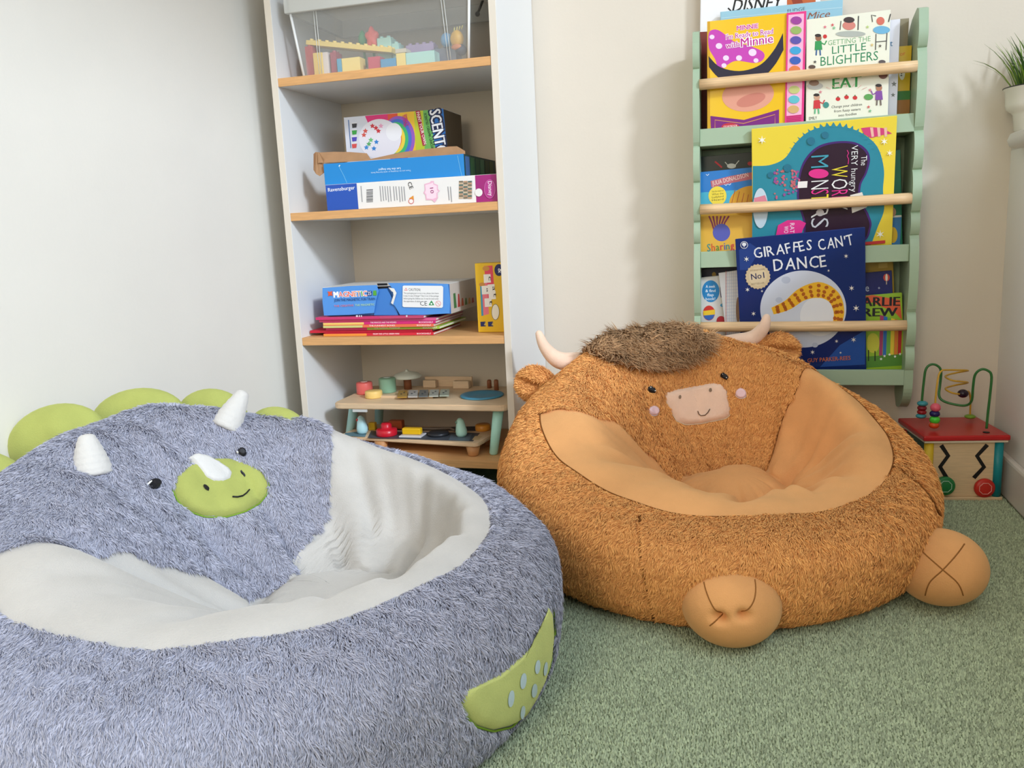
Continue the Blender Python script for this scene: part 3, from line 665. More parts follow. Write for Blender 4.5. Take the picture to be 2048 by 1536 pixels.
cw = GR.decal('claw_patch', dino, claw, M_LIME, .008, 8, edge=(M_GST, .0014), dense=90)
for (u, v, a, b) in ((1010, 1392, 6, 17), (1034, 1358, 6, 16), (1056, 1376, 5.5, 14), (1062, 1331, 5, 14), (1078, 1334, 3.6, 14), (1033, 1418, 4.5, 14)):
    GR.decal('spot', cw, oval(u, v, a, b, .12, 14), mat('pale_blue_thread', (200, 220, 226), .8), .0090, 2, keep=False, dense=18, flat=True)
sm3 = [(585, 1318), (592, 1340), (602, 1370), (618, 1410), (632, 1460), (640, 1520), (644, 1560)]
GR.stitch('seam', side_g, sm3, M_SEAMG, .0014, .001)
def comb_g(p):
    d = np.zeros_like(p); d[:, 2] = -.9; d += (p-np.array([-.62, .98, .1]))*np.array([1.3, 1.3, -.4]); d[:, 0] += .25; d[:, 1] -= .25; return d
GR.fur('plush_pile', side_g, 3, GR.SR+1, allc, 290000, .0125, .0015, M_GFUR, comb_g, .42, .85, skip=[strip(sm3, 2.4)])
GR.fur('plush_pile', head_g, GR.SR, PITg, headc, 150000, .0125, .0015, M_GFUR, comb_g, .42, .95)
def gpt(u, v, lift=0.0):
    h = GR.hit(u, v); return h[0]+h[1]*lift
def cone_horn(base_px, tip_px, r0, tip_rise):
    b = gpt(*base_px, -.012); d = (b-CAM)@FW; r = ray(*tip_px); t = CAM+r*(d/(r@FW))+FW*tip_rise
    ax = Vector(t-b); L = ax.length; z = ax.normalized(); x = z.orthogonal().normalized(); y = z.cross(x); M = frame(x, y, z, b)
    prof = [(r0*.84, 0)]+[(r0*(1.04-.60*(k/18)**1.5)*(1+.028*math.sin(k*2.1)), L*k/18*.92) for k in range(1, 19)]+[(r0*.40, L*.945), (r0*.33, L*.97), (r0*.22, L*.988), (r0*.04, L)]
    return MB().lathe(prof, M_HORN, M, 30).build('horn', dino)
cone_horn((190, 943), (172, 868), .026, .0); cone_horn((448, 855), (481, 782), .024, .02)
# scalloped green frill round the back of the head
def lobe(px_c, depth, a, b, th, rot):
    c = CAM+ray(*px_c)*depth; x = Vector(RT)*math.cos(rot)-Vector(UP)*math.sin(rot); y = Vector(RT)*math.sin(rot)+Vector(UP)*math.cos(rot); n_ = x.cross(y)
    M3 = Matrix((x, y, n_)).transposed()
    wp = lambda p: (p.x*(1 if p.y > -.2 else 1), p.y, p.z*(1+.08*math.sin(6*p.x)))
    return MB().ell(c, (a, b, th), M_GREEN, M3, 36, 22, wp).build('frill_lobe', dino)
for (u, v, dp, a, b, th, rot) in ((5, 990, 1.20, .050, .085, .026, -.9), (115, 880, 1.30, .078, .056, .028, -.25), (278, 838, 1.40, .080, .052, .028, -.12), (425, 835, 1.44, .062, .050, .026, .12), (556, 860, 1.44, .052, .040, .024, .22)):
    lobe((u, v), dp, a, b, th, rot)
# ------------------------------------------------------------------ books in the rack
M_PAGE = mat('page_block', (236, 231, 218), .8, var=.06, vscale=8, grain=(2, 500, 2))
def book(name, label, y0, z0, tilt, px, th, cover, group='picture books in the wall rack', board=.0012, tray=None, rough=.32, spine=None, cat='book', pages=True):
    """px: TL, TR, BR, BL of the front cover; the cover plane leans forward by tilt about (y0, z0)"""
    n = np.array([0, -math.cos(tilt), -math.sin(tilt)]); pr = Print((0, y0, z0), n)
    TL, TR, BR_, BL = [pr.on(*p) for p in px]; ux = (TR-TL)+(BR_-BL); ux /= np.linalg.norm(ux); uy = np.cross(n, ux)
    c = (TL+TR+BR_+BL)/4; W = ((TR-TL)+(BR_-BL))@ux/2; top = ((TL+TR)/2-c)@uy; bot = ((BL+BR_)/2-c)@uy
    if tray is not None:
        zt = lambda b: min((c+ux*s_*W/2+uy*b)[2] for s_ in (-1, 1)); bot -= (zt(bot)-(tray+.0008))/uy[2]
    H = top-bot; o = c+uy*bot-ux*W/2
    t = thing(name, tuple(o+ux*W/2), label, cat, group); M = frame(ux, uy, n, o); mc = P(cover, rough)
    b = board if pages else th/2
    cv = MB().box((0, 0, -b), (W, H, 0), mc, min(.0006, b*.4), M).box((0, 0, -th), (W, H, -th+b), mc, min(.0006, b*.4), M)
    cv.box((-.0006, 0, -th), (b, H, 0), P(spine, rough) if spine else mc, .0005, M); cv.build('cover', t)
    if pages: MB().box((b, .002, -th+b+.0001), (W-.002, H-.002, -b-.0001), M_PAGE, 0, M).build('page_block', t)
    return t, pr
TR1, TR2, TR3 = T1[1]+.010, T2[1]+.010, T3[1]+.010
def lean(tray, dowel_v, rail_zb, th):
    zd = aty(1600, dowel_v, RY+.009)[2]; yd = RY+.009+.0118; yt = RY+.0105-th
    t = math.atan2(yd+.0008-yt, rail_zb-zd); return yd+.0008+math.tan(t)*(zd-tray), t
G = 'picture books in the wall rack'
# --- top tier
t, pr = book('hardback_book', 'white storybook with bold black lettering and a maroon lower half, topmost in the rack', 2.034, TR1, 0, [(1399, -34), (1640, -48), (1634, 240), (1400, 262)], .012, (238, 236, 236), tray=TR1, spine=(225, 220, 218))
pr.poly([(1400, 64), (1640, 50), (1634, 240), (1400, 270)], (122, 44, 40)).text('DISNEY', (1464, 24), (1567, 15), 25, (14, 14, 14), .02, .25)
pr.line([(1456, 16), (1466, 26), (1480, 27), (1492, 20)], 3, (14, 14, 14)); pr.poly([(1574, -30), (1632, -32), (1631, 11), (1574, 15)], (196, 96, 46)); pr.poly([(1580, -10), (1600, -12), (1606, 6), (1586, 8)], (150, 54, 24))
pr.build('cover_print', t)
t, pr = book('picture_book', 'tall pale blue picture book with a brown title behind the yellow one', 2.017, TR1, 0, [(1440, 22), (1685, 0), (1679, 236), (1441, 256)], .009, (150, 196, 214), tray=TR1)
pr.text('FLIDGE', (1575, 26), (1610, 21), 7, (70, 90, 104), .005).text('Mice', (1614, 40), (1660, 34), 14, (146, 92, 66), .01, .3).line([(1442, 36), (1684, 15)], 1.2, (190, 220, 230)); pr.build('cover_print', t)
t, pr = book('sound_book', 'yellow sound book with a pink strip of oval buttons', 1.9600, TR1, .012, [(1415, 43), (1612, 22), (1606, 245), (1415, 259)], .016, (240, 192, 34), tray=TR1, rough=.2)
pr.poly([(1415, 43), (1420, 42.5), (1420, 259), (1415, 259.5)], (214, 160, 30))
pr.blob([(1417, 70), (1424, 60), (1440, 62), (1470, 84), (1500, 92), (1526, 104), (1527, 118), (1510, 126), (1470, 122), (1440, 138), (1430, 118), (1418, 96)], (198, 62, 176))
for (u, v, a) in ((1438, 92, 6.5), (1452, 116, 6), (1505, 105, 8), (1478, 116, 6), (1448, 131, 5), (1424, 74, 5), (1512, 121, 5)): pr.ellipse(u, v, a, a*.9, (236, 214, 236))
sw_ = spline([(1417, 112), (1440, 134), (1480, 142), (1520, 130), (1548, 100), (1566, 66)], 24)
pr.poly([tuple(q) for q in sw_]+[(q[0]+1 if i else 1567, q[1]+np.interp(i, [0, 12, 23], [34, 26, 22])) for i, q in enumerate(sw_[::-1])], (26, 22, 48))
pr.ellipse(1496, 190, 52, 33, (226, 158, 134), -.12).ellipse(1502, 200, 30, 12, (206, 128, 110), -.3)
pr.text('MINNIE', (1474, 61), (1516, 56), 9, (200, 34, 132), .02, 0, (250, 220, 240), .05).text("I'm Ready to Read", (1452, 79), (1546, 67), 10, (190, 30, 140), .012, 0, (252, 240, 250), .06)
pr.text('with', (1452, 97), (1479, 93), 11, (190, 30, 140), .012, 0, (252, 240, 250), .05).text('Minnie', (1482, 94), (1546, 85), 17, (190, 30, 140), .015, 0, (252, 240, 250), .05)
pr.poly([(1421, 232), (1488, 240), (1558, 219), (1558, 252), (1490, 262), (1422, 264)], (120, 22, 120)).line([(1430, 264), (1430, 240), (1487, 247), (1550, 229), (1550, 254)], 1.2, (224, 160, 60)).ellipse(1461, 254, 18, 8, (196, 40, 60)).text('STORYBOOK', (1447, 256), (1475, 253), 4, (250, 240, 240))
pr.build('cover_print', t)
sp = MB(); q = [pr.on(*p)+pr.n*.0003 for p in ((1573.5, 27), (1612.5, 22.5), (1607, 244), (1569.5, 247.5))]; sp.prism(q, pr.n*.0035, P((228, 52, 132), .3)); st = sp.build('button_strip', t)
pp = Print(pr.p0+pr.n*.0039, pr.n); pp.poly([(1577, 30), (1608, 27), (1603, 229), (1573, 232)], (244, 176, 206))
for (u, v, c) in ((1592.5, 41, (156, 60, 150)), (1592.2, 60.5, (150, 178, 96)), (1591.6, 80.5, (88, 78, 164)), (1591, 101, (58, 160, 208)), (1590.5, 121, (52, 92, 180)), (1589.5, 139.5, (222, 124, 70)), (1588.5, 179.5, (196, 200, 124)), (1588, 199, (96, 188, 200)), (1587, 218.5, (214, 172, 110))):
    b = MB(); ol = [(u+11.2*math.cos(a), v+8*math.sin(a)) for a in np.linspace(0, 2*math.pi, 22, endpoint=False)]
    b.prism([pp.on(*p)+pp.n*.0004 for p in ol], pp.n*.0012, P(c, .3)); b.build('sound_button', t)
    pp.ellipse(u, v, 11.8, 8.6, (250, 214, 230))
for k in range(4): pp.line([(1573, 234+3.2*k), (1602, 231+3.2*k)], 1.2, (170, 24, 92))
pp.build('strip_print', t)
t, pr = book('cookery_book', 'cream cookery paperback with green capital lettering and doodled children', 1.9600, TR1, .012, [(1614, 40), (1782, 18), (1775, 231), (1612, 243)], .011, (236, 234, 214), tray=TR1)
GN = (34, 132, 84)
pr.text('GETTING THE', (1656, 91), (1741, 82), 10, (110, 168, 110), -.004).text('LITTLE', (1664, 108), (1732, 100), 15, GN, -.002).text('BLIGHTERS', (1641, 132), (1756, 120), 18, GN, -.002).text('TO', (1672, 150), (1716, 146), 12, GN).text('EAT', (1665, 178), (1722, 173), 22, (52, 150, 70), .025)
pr.text('Change your children', (1663, 216.5), (1724, 211), 5, (40, 44, 40)).text('from fussy eaters', (1668, 225), (1721, 220.5), 5, (40, 44, 40)).text('into foodies', (1677, 233.5), (1713, 229.5), 5, (40, 44, 40)).text('EMILY', (1618, 240), (1634, 238.5), 6, (40, 44, 40))
for (u, v) in ((1676, 198), (1693, 194.5), (1710, 195.5)): pr.ellipse(u, v, 4.6, 4, (206, 40, 44)).star(u, v-4.2, 2.2, (46, 110, 50))
def kid(u, v, skin, top, legs, h=1.0, flip=1):
    pr.ellipse(u, v-15*h, 6.5*h, 7*h, skin).ellipse(u-1, v-20*h, 6.6*h, 3.4*h, (44, 34, 30)); pr.poly([(u-7*h, v-8*h), (u+6*h, v-9*h), (u+8*h, v+10*h), (u-8*h, v+11*h)], top)
    pr.line([(u+5*h*flip, v-5*h), (u+13*h*flip, v-1*h), (u+17*h*flip, v-9*h)], 2.6*h, top); pr.line([(u-4*h, v+10*h), (u-5*h, v+22*h)], 3*h, legs).line([(u+3*h, v+10*h), (u+4*h, v+22*h)], 3*h, legs)
kid(1637, 90, (150, 100, 70), (46, 150, 80), (60, 100, 150), .95); pr.ellipse(1650, 73, 4, 4, (204, 40, 40))
pr.ellipse(1701, 68, 30, 6, (176, 180, 170)).ellipse(1698, 51, 13, 9, (212, 130, 116)).ellipse(1698, 40, 11, 6, (62, 46, 46)).line([(1682, 42), (1680, 60)], 1.6, (50, 50, 50)).line([(1717, 32), (1716, 60)], 2, (50, 50, 50))
pr.ellipse(1761, 42, 8, 8, (214, 110, 90)).ellipse(1763, 60, 17, 8, (110, 176, 210)).line([(1752, 68), (1751, 100)], 1.6, (50, 50, 50)).line([(1774, 66), (1772, 100)], 1.6, (50, 50, 50)).line([(1751, 84), (1773, 82)], 1.4, (50, 50, 50)).line([(1745, 44), (1743, 30), (1752, 32)], 1.6, (50, 50, 50)).line([(1777, 44), (1781, 28)], 2, (50, 50, 50))
kid(1634, 208, (206, 160, 130), (206, 48, 56), (90, 180, 130), .9); pr.ellipse(1652, 210, 6, 6, (60, 140, 130)); kid(1758, 190, (176, 120, 90), (132, 74, 160), (110, 96, 90), .95, -1); pr.ellipse(1737, 194, 9, 6, (90, 160, 80))
pr.ellipse(1630, 172, 16, 7, (190, 190, 184)).ellipse(1628, 166, 10, 6, (150, 120, 100)).ellipse(1766, 150, 9, 8, (120, 80, 70)).ellipse(1624, 134, 7, 4, (90, 70, 60)).ellipse(1764, 124, 7, 4, (90, 80, 80))
for (u, v, c) in ((1650, 54, (226, 110, 130)), (1665, 50, (214, 70, 80)), (1668, 56, (120, 190, 140)), (1735, 54, (190, 210, 120)), (1641, 184, (220, 130, 140)), (1740, 180, (220, 130, 140)), (1744, 90, (220, 190, 120)), (1630, 124, (60, 60, 60)), (1760, 92, (90, 80, 70)), (1737, 214, (210, 80, 80)), (1740, 222, (120, 180, 130))): pr.star(u, v, 4, c, 5, .35)
for a in np.linspace(-.9, .9, 7): pr.line([(1693+40*math.sin(a), 186-12*math.cos(a)), (1693+52*math.sin(a), 187-20*math.cos(a))], 1, (226, 180, 170))
pr.build('cover_print', t)
t, pr = book('board_book', 'white round-cornered book peeping out behind the cream cookery paperback', 1.978, TR1, .0, [(1660, 52), (1800, 38), (1794, 229), (1656, 240)], .010, (226, 226, 234), tray=TR1, pages=False)
pr.text('t', (1780, 92.5), (1785, 92), 12, (40, 110, 150), .02).star(1788, 168, 6, (120, 124, 120)).star(1786, 190, 5, (120, 124, 120)); pr.build('cover_print', t)
t, pr = book('board_book', 'yellow board book with a green band standing by the rack side', 2.000, TR1, .0, [(1735, 98), (1822, 91), (1819, 226), (1732, 232)], .010, (222, 186, 36), tray=TR1, pages=False)
pr.poly([(1735, 186), (1821, 181), (1820, 199), (1735, 204)], (60, 128, 58)).poly([(1735, 204), (1820, 199), (1819, 226), (1734, 232)], (168, 116, 52)).text('or', (1800, 112), (1811, 110), 8, (220, 120, 40), .02).ellipse(1804, 146, 6, 14, (236, 232, 214)).text('!', (1801, 152), (1804, 152), 12, (40, 40, 40), .03); pr.build('cover_print', t)
t, pr = book('picture_book', 'drab beige book at the back of the top tier by the rack side', 2.018, TR1, .0, [(1700, 46), (1815, 37), (1811, 226), (1698, 234)], .012, (150, 140, 112), tray=TR1)
# --- middle tier
t, pr = book('picture_book', 'dark green book with a red sprig behind the seashore book', 2.002, TR2, .0, [(1402, 312), (1560, 300), (1556, 490), (1402, 504)], .010, (18, 36, 32), tray=TR2)
pr.line([(1430, 323), (1444, 335)], 3.2, (196, 40, 44)).ellipse(1463, 332, 9, 5, (206, 204, 190)).line([(1450, 324), (1456, 331)], 1.6, (206, 204, 190)).line([(1478, 321), (1470, 331)], 1.6, (206, 204, 190)).ellipse(1500, 327, 5, 4, (196, 40, 44)); pr.build('cover_print', t)
t, pr = book('picture_book', 'blue and sandy yellow seashore picture book beside the large monster book', 1.9790, TR2, .01, [(1402, 343), (1545, 332), (1540, 494), (1400, 506)], .010, (28, 120, 196), tray=TR2)
pr.poly([(1402, 385), (1544, 375), (1541, 440), (1401, 440)], (70, 172, 200)).poly([(1401, 425), (1440, 416), (1543, 404), (1540, 494), (1400, 506)], (228, 176, 66)).ellipse(1500, 402, 42, 30, (214, 156, 40), -.2)
for k in range(5): pr.line([(1470+9*k, 380+3*k), (1462+10*k, 412)], 1.4, (170, 84, 40))
pr.poly([(1421, 362), (1460, 352), (1506, 344), (1507, 358), (1462, 366), (1423, 375)], (190, 104, 116)).text('JULIA DONALDSON', (1425, 371), (1497, 353.5), 8.5, (240, 222, 212), .0)
for k in range(6): pr.line([(1418+8*k, 432), (1424+5*k, 446), (1428+4*k, 460)], 3.2, (138, 50, 92))
pr.ellipse(1443, 465, 17.5, 17.5, (86, 92, 178)).ellipse(1435, 391.5, 18, 19, (240, 214, 70))
for k, s_ in enumerate(('from the creators of', 'What the', 'Ladybird', 'Heard')): pr.text(s_, (1424, 385+5.8*k), (1447, 382.5+5.8*k), 3.8, (60, 54, 30))
u_ = 1415.0
for c, ch in zip(((38, 140, 140), (214, 84, 50), (96, 140, 60), (206, 60, 70), (80, 90, 170), (38, 140, 140), (206, 60, 70)), 'Sharing'):
    w_ = text_mesh(ch)[0][:, 0].max()*17; pr.text(ch, (u_, 503-.1*(u_-1415)), (u_+w_, 503-.1*(u_+w_-1415)), 15, c, .02); u_ += w_+2.2
for (u, v) in ((1415, 351), (1452, 371), (1459, 370)): pr.line([(u-3, v-2), (u, v), (u+3, v-3)], 1.2, (230, 240, 246))
pr.build('cover_print', t)
yl_, tl_ = lean(TR2, 407, T1[1], .009)
t, pr = book('picture_book', 'large yellow and teal monster picture book with its title turned sideways', yl_, TR2, tl_, [(1507, 256), (1798, 233), (1780, 487), (1503, 505)], .009, (240, 214, 68), tray=TR2)
TEAL, MARN = (44, 138, 158), (44, 18, 40)
q_ = spline([(1505.5, 332), (1540, 330), (1570, 316), (1592, 285), (1620, 262), (1660, 252), (1705, 258), (1738, 276), (1758, 300), (1768, 340), (1766, 380), (1768, 420), (1755, 455), (1742, 490)], 70); pr.poly([tuple(p) for p in q_]+[(1640, 494), (1504, 500)], TEAL)
for a in np.linspace(-1.9, 1.25, 26): pr.poly([(1668+92*math.sin(a)-6*math.cos(a), 350-96*math.cos(a)), (1668+106*math.sin(a), 350-106*math.cos(a)), (1668+92*math.sin(a)+6*math.cos(a), 350-96*math.cos(a))], TEAL)
pr.blob([(1598, 350), (1610, 318), (1635, 293), (1670, 283), (1708, 284), (1732, 298), (1740, 318), (1734, 345), (1722, 370), (1722, 400), (1738, 430), (1742, 455), (1720, 486), (1620, 490), (1606, 440), (1594, 395)], (70, 36, 110)).blob([(1601, 352), (1613, 321), (1637, 297), (1671, 287), (1706, 288), (1728, 301), (1735, 319), (1730, 345), (1718, 370), (1718, 400), (1734, 432), (1738, 456), (1716, 484), (1622, 488), (1610, 440), (1598, 395)], MARN)
pr.poly([(1728, 268), (1722, 256), (1740, 254), (1765, 256), (1784, 267), (1764, 270), (1742, 276)], (214, 66, 122))
for k in range(3): pr.poly([(1740+14*k, 255), (1746+14*k, 255), (1748+13*k, 273), (1743+13*k, 274)], (240, 190, 170))
for i in range(60):
    a, b = RNG.random(2); u, v = 1548+52*a, 340+58*b*(1-.3*a)
    pr.ellipse(u, v, 1.5+2*RNG.random(), 1.5+2*RNG.random(), ((206, 96, 130), (196, 110, 110), (150, 80, 150))[i % 3], n=8)
for (u, v, r) in ((1575, 336, 8), (1622, 282, 8), (1541, 350, 6), (1650, 270, 7)): pr.ellipse(u, v, r, r, (40, 116, 140))
pr.ellipse(1521, 416, 15, 40, (196, 214, 226)); pr.poly([(1508, 396), (1530, 390), (1535, 404), (1508, 412)], (214, 132, 150))
pr.poly([(1596, 363), (1615, 362), (1614, 375), (1595, 376)], (240, 236, 232)).poly([(1700, 390), (1724, 384), (1734, 414), (1704, 426)], (226, 222, 214))
WT_, PK, YL = (236, 236, 236), (226, 50, 140), (240, 220, 60)
def vt(s_, u, v0, v1, h, c, bold=0.0): pr.text(s_, (u, v0), (u-.02*(v1-v0), v1), h, c, bold)
vt('The', 1722, 312, 331, 12, WT_); vt('VERY hungry', 1703, 291, 384, 13, WT_, -.004); pr.line([(1694, 300), (1697, 306), (1694, 312), (1697, 318), (1696, 328)], 1.4, PK)
for ch, v0, v1, c in (('W', 333, 356, YL), ('O', 359, 379, WT_), ('R', 381, 392, PK), ('R', 394, 405, PK), ('Y', 407, 421, WT_)): vt(ch, 1663, v0, v1, 33, c, -.008)
for ch, v0, v1, c in (('M', 312, 336, (70, 160, 180)), ('N', 362, 379, WT_), ('S', 380, 389, PK), ('T', 390, 402, YL), ('E', 404, 414, (120, 180, 200)), ('R', 416, 436, WT_), ('S', 437, 456, (200, 200, 206))): vt(ch, 1622, v0, v1, 36, c, -.010)
pr.ellipse(1637, 347, 20, 9.5, PK).ellipse(1640, 425, 8, 7, (210, 206, 210))
pr.poly([(1552, 470), (1556, 450), (1575, 440), (1600, 440), (1612, 446), (1606, 458), (1600, 474), (1580, 490), (1554, 490)], PK); vt('RAT', 1580, 446, 466, 9, (250, 220, 236), .01); vt('WO', 1568, 452, 466, 9, (250, 220, 236), .01)
for (u, v, r) in ((1524, 280, 9), (1768, 283, 8), (1779, 306, 7), (1760, 468, 9)): pr.star(u, v, r, (250, 248, 236), 6, .3)
pr.poly([(1680, 488), (1770, 480), (1770, 486), (1680, 494)], (206, 60, 60)); pr.build('cover_print', t)
t, pr = book('board_book', 'green and blue board book between the monster book and the rack side', 1.993, TR2, .0, [(1690, 312), (1806, 299), (1800, 487), (1688, 498)], .010, (20, 122, 92), tray=TR2, pages=False)
pr.poly([(1690, 440), (1803, 432), (1800, 490), (1690, 498)], (58, 130, 190)).line([(1690, 440), (1803, 432)], 4, (236, 236, 230)).ellipse(1786, 470, 9, 16, (236, 190, 40)).ellipse(1786, 424, 6, 9, (220, 170, 140)); pr.build('cover_print', t)
# --- bottom tier
t, pr = book('picture_book', 'navy book behind the white seek and find flap book', 2.004, TR3, .0, [(1401, 537), (1500, 531), (1500, 735), (1401, 745)], .010, (20, 26, 58), tray=TR3)
pr.ellipse(1428, 549, 4, 5, (176, 140, 50)).ellipse(1445, 548, 5, 3, (176, 140, 50)); pr.build('cover_print', t)
t, pr = book('flap_book', 'white seek and find flap book with a blue oval badge', 1.9870, TR3, .02, [(1400, 553), (1520, 546), (1518, 735), (1400, 748)], .010, (214, 210, 206), tray=TR3)
pr.ellipse(1421.5, 582.5, 17.5, 22, (36, 128, 188))
for s_, v, w_ in (('A seek', 575.7, 9.5), ('& find', 584.4, 10), ('flap', 592.6, 6.5), ('book!', 600.5, 9.5)): pr.text(s_, (1421-w_, v), (1421+w_, v-.6), 5.6, (236, 244, 250), .01)
pr.text('F', (1442, 595), (1452, 594), 22, (40, 44, 110), .03).text('c', (1441, 614), (1450, 613), 10, (44, 140, 190), .03).ellipse(1418, 626, 12, 15, (206, 52, 44)).poly([(1406.5, 622), (1430, 619), (1430, 629), (1407, 631)], (240, 196, 50)).poly([(1407.5, 631), (1429.5, 629), (1426, 637), (1418, 641), (1410, 637)], (52, 100, 180)).ellipse(1442, 642, 9, 10, (176, 36, 50)).ellipse(1421, 670, 9, 11, (196, 180, 40)); pr.build('cover_print', t)
t, pr = book('notepad', 'white squared notepad tucked beside the dark blue paperback', 1.9800, TR3, .02, [(1450, 542), (1500, 539), (1500, 735), (1450, 745)], .005, (232, 232, 236), tray=TR3, cat='notepad', group='papers in the wall rack')
for k in range(7): pr.line([(1455+4.2*k, 542), (1455+4.2*k, 740)], .6, (190, 200, 222))
for k in range(30): pr.line([(1451, 548+6.4*k), (1482, 546.6+6.4*k)], .6, (190, 200, 222))
pr.line([(1452, 542), (1452, 744)], 1, (214, 130, 130)).ellipse(1476, 620, 4, 26, (150, 116, 90)); pr.build('sheet_print', t)
yg, tg = lean(TR3, 653, T2[1], .008)
t, pr = book('picture_book', 'dark blue paperback with white wobbly lettering and a big pale moon', yg, TR3, tg, [(1475.5, 478), (1733, 455), (1730, 729), (1481, 742)], .008, (22, 44, 106), tray=TR3, rough=.25)
pr.poly([(1680, 690), (1731, 660), (1730, 729), (1640, 734)], (34, 80, 160)).poly([(1478, 500), (1500, 486), (1520, 500), (1496, 540), (1480, 540)], (28, 60, 130)).ellipse(1606.5, 618, 86, 77, (206, 212, 226)).ellipse(1640, 632, 40, 40, (226, 228, 234))
for (u, v, r) in ((1572, 560, 9), (1558, 600, 7), (1600, 585, 6), (1640, 650, 7), (1610, 655, 8), (1650, 575, 6), (1568, 660, 7), (1630, 690, 6)): pr.ellipse(u, v, r, r*.8, (186, 194, 212))
# plain spotted arch of about the same size and colours as the cover picture
arch = spline([(1545, 622), (1575, 610), (1605, 588), (1640, 580), (1668, 595), (1678, 625), (1672, 655)], 30); V1 = []; V2 = []
for i, p in enumerate(arch):
    d = arch[min(i+1, 29)]-arch[max(i-1, 0)]; d = d/np.linalg.norm(d); q = np.array([-d[1], d[0]])*np.interp(i, [0, 14, 29], [7, 16, 8]); V1.append(p+q); V2.append(p-q)
for i in range(29): pr.poly([V1[i], V1[i+1], V2[i+1], V2[i]], (238, 182, 44)); pr.lv -= 1
pr.lv += 1
for i in range(2, 28, 2):
    for s_ in (-.55, .1, .65):
        p = (V1[i]+V2[i])/2+(V1[i]-V2[i])/2*s_; pr.ellipse(p[0]+RNG.uniform(-1, 1), p[1], 4.2, 3.6, (176, 92, 26), RNG.uniform(0, 3), 8); pr.lv -= 1
pr.lv += 1
SV = (226, 228, 232)
def wob(s_, a, b, h):
    a, b = np.array(a, float), np.array(b, float); adv = np.array([text_mesh(c, .012)[0][:, 0]  .max()+.15 for c in s_]); x = np.r_[0, np.cumsum(adv)]/adv.sum()
    for i, ch in enumerate(s_):
        j = (-1)**i*(.5 if ch not in "I'" else 0); p, q = a+(b-a)*(x[i]+.15/adv.sum()/2)+np.array([0, j]), a+(b-a)*(x[i+1]-.15/adv.sum()/2)+np.array([0, -j]); pr.text(ch, p, q, h if ch != "'" else h*.9, SV, .012)
wob('GIRAFFES', (1508, 517), (1625, 499), 21); wob("CAN'T", (1637, 501), (1709, 489), 22); wob('DANCE', (1546, 542), (1655, 533), 24)
pr.star(1515.7, 553, 25.5, (206, 184, 146), 22, .92).ellipse(1515.7, 553, 18, 18.4, (214, 194, 158)).text('No1', (1503, 559.5), (1529, 555.5), 12, (34, 40, 84), .02)
pr.text('INTERNATIONAL', (1501, 543), (1530, 539.5), 3.5, (130, 110, 84)).text('BESTSELLER', (1503, 570), (1529, 567), 3.5, (130, 110, 84))
pr.ellipse(1488.3, 489.8, 7.6, 7.4, SV).ellipse(1488.3, 489.8, 6.6, 6.4, (22, 44, 106)).ellipse(1488.3, 488.5, 4.2, 3.6, SV).line([(1488.3, 490), (1488.3, 494.5)], 1.2, SV)
for (u, v, r) in ((1493, 518, 6), (1495, 579, 5), (1524, 582, 3), (1507, 627, 5), (1692, 512, 5), (1657, 541, 3), (1703, 576, 6), (1712, 616, 7), (1707, 679, 6), (1673, 682, 4), (1625, 704, 5), (1681, 705, 3), (1496, 660, 5), (1512, 690, 4)): pr.star(u, v, r, (236, 234, 226), 6, .28)
pr.text('GILES ANDREAE', (1500, 730), (1592, 724), 8, (206, 112, 66), .015).text('GUY PARKER-REES', (1615, 724.5), (1701, 719), 8, (206, 112, 66), .015).star(1604, 722, 6, (214, 150, 60), 4, .4); pr.build('cover_print', t)
t, pr = book('comic_book', 'lime green comic book with a rainbow and thick black lettering', 1.9800, TR3, .0, [(1690, 595), (1809, 585), (1804, 731), (1690, 738)], .010, (150, 190, 52), tray=TR3)
pr.poly([(1691, 600), (1745, 590), (1800, 600), (1804, 640), (1790, 625), (1745, 605), (1691, 612)], (224, 96, 60))
for k, c in enumerate(((170, 60, 110), (44, 110, 190), (110, 180, 70), (236, 206, 60), (226, 130, 50), (196, 40, 44))): pr.poly([(1760+7.4*k, 630+2*k), (1767.4+7.4*k, 632+2*k), (1764.5+7.4*k, 716), (1758+7.4*k, 717)], c)
pr.poly([(1690, 716), (1805, 708), (1804, 731), (1690, 738)], (84, 140, 50)).ellipse(1746, 686, 13, 20, (206, 206, 70)).line([(1737, 700), (1737, 722)], 2, (20, 20, 20)).line([(1750, 702), (1750, 722)], 2, (20, 20, 20))
pr.text('CHARLIE', (1683, 613), (1799, 611.5), 18, (24, 22, 30), .05).text('CREW', (1702, 633.5), (1794, 632), 17, (24, 22, 30), .05)
for (u, v) in ((1769, 712), (1779, 709), (1790, 713), (1800, 708), (1762, 718)): pr.star(u, v, 3, (244, 244, 240), 5, .5)
pr.build('cover_print', t)
t, pr = book('board_book', 'navy board book with a small balloon emblem behind the lime green comic', 1.9915, TR3, .0, [(1690, 549), (1789, 541), (1785, 731), (1688, 738)], .010, (26, 34, 104), tray=TR3, pages=False)
pr.text('e', (1731, 583), (1738, 582.5), 15, (206, 210, 220), .01).ellipse(1773, 555, 6.5, 7.5, (206, 70, 60)).ellipse(1773, 555, 2.4, 7.5, (236, 226, 210)).line([(1773, 563), (1773, 569)], 2, (200, 180, 150)).star(1758, 576, 3, (200, 206, 226), 4, .3); pr.build('cover_print', t)
t, pr = book('picture_book', 'mustard yellow book behind the navy board book in the bottom tier', 2.0025, TR3, .0, [(1690, 528), (1792, 519), (1788, 731), (1688, 738)], .010, (178, 146, 44), tray=TR3)
pr.poly([(1757, 527), (1775, 525.5), (1775, 535), (1757, 536.5)], (206, 176, 90)); pr.build('cover_print', t)
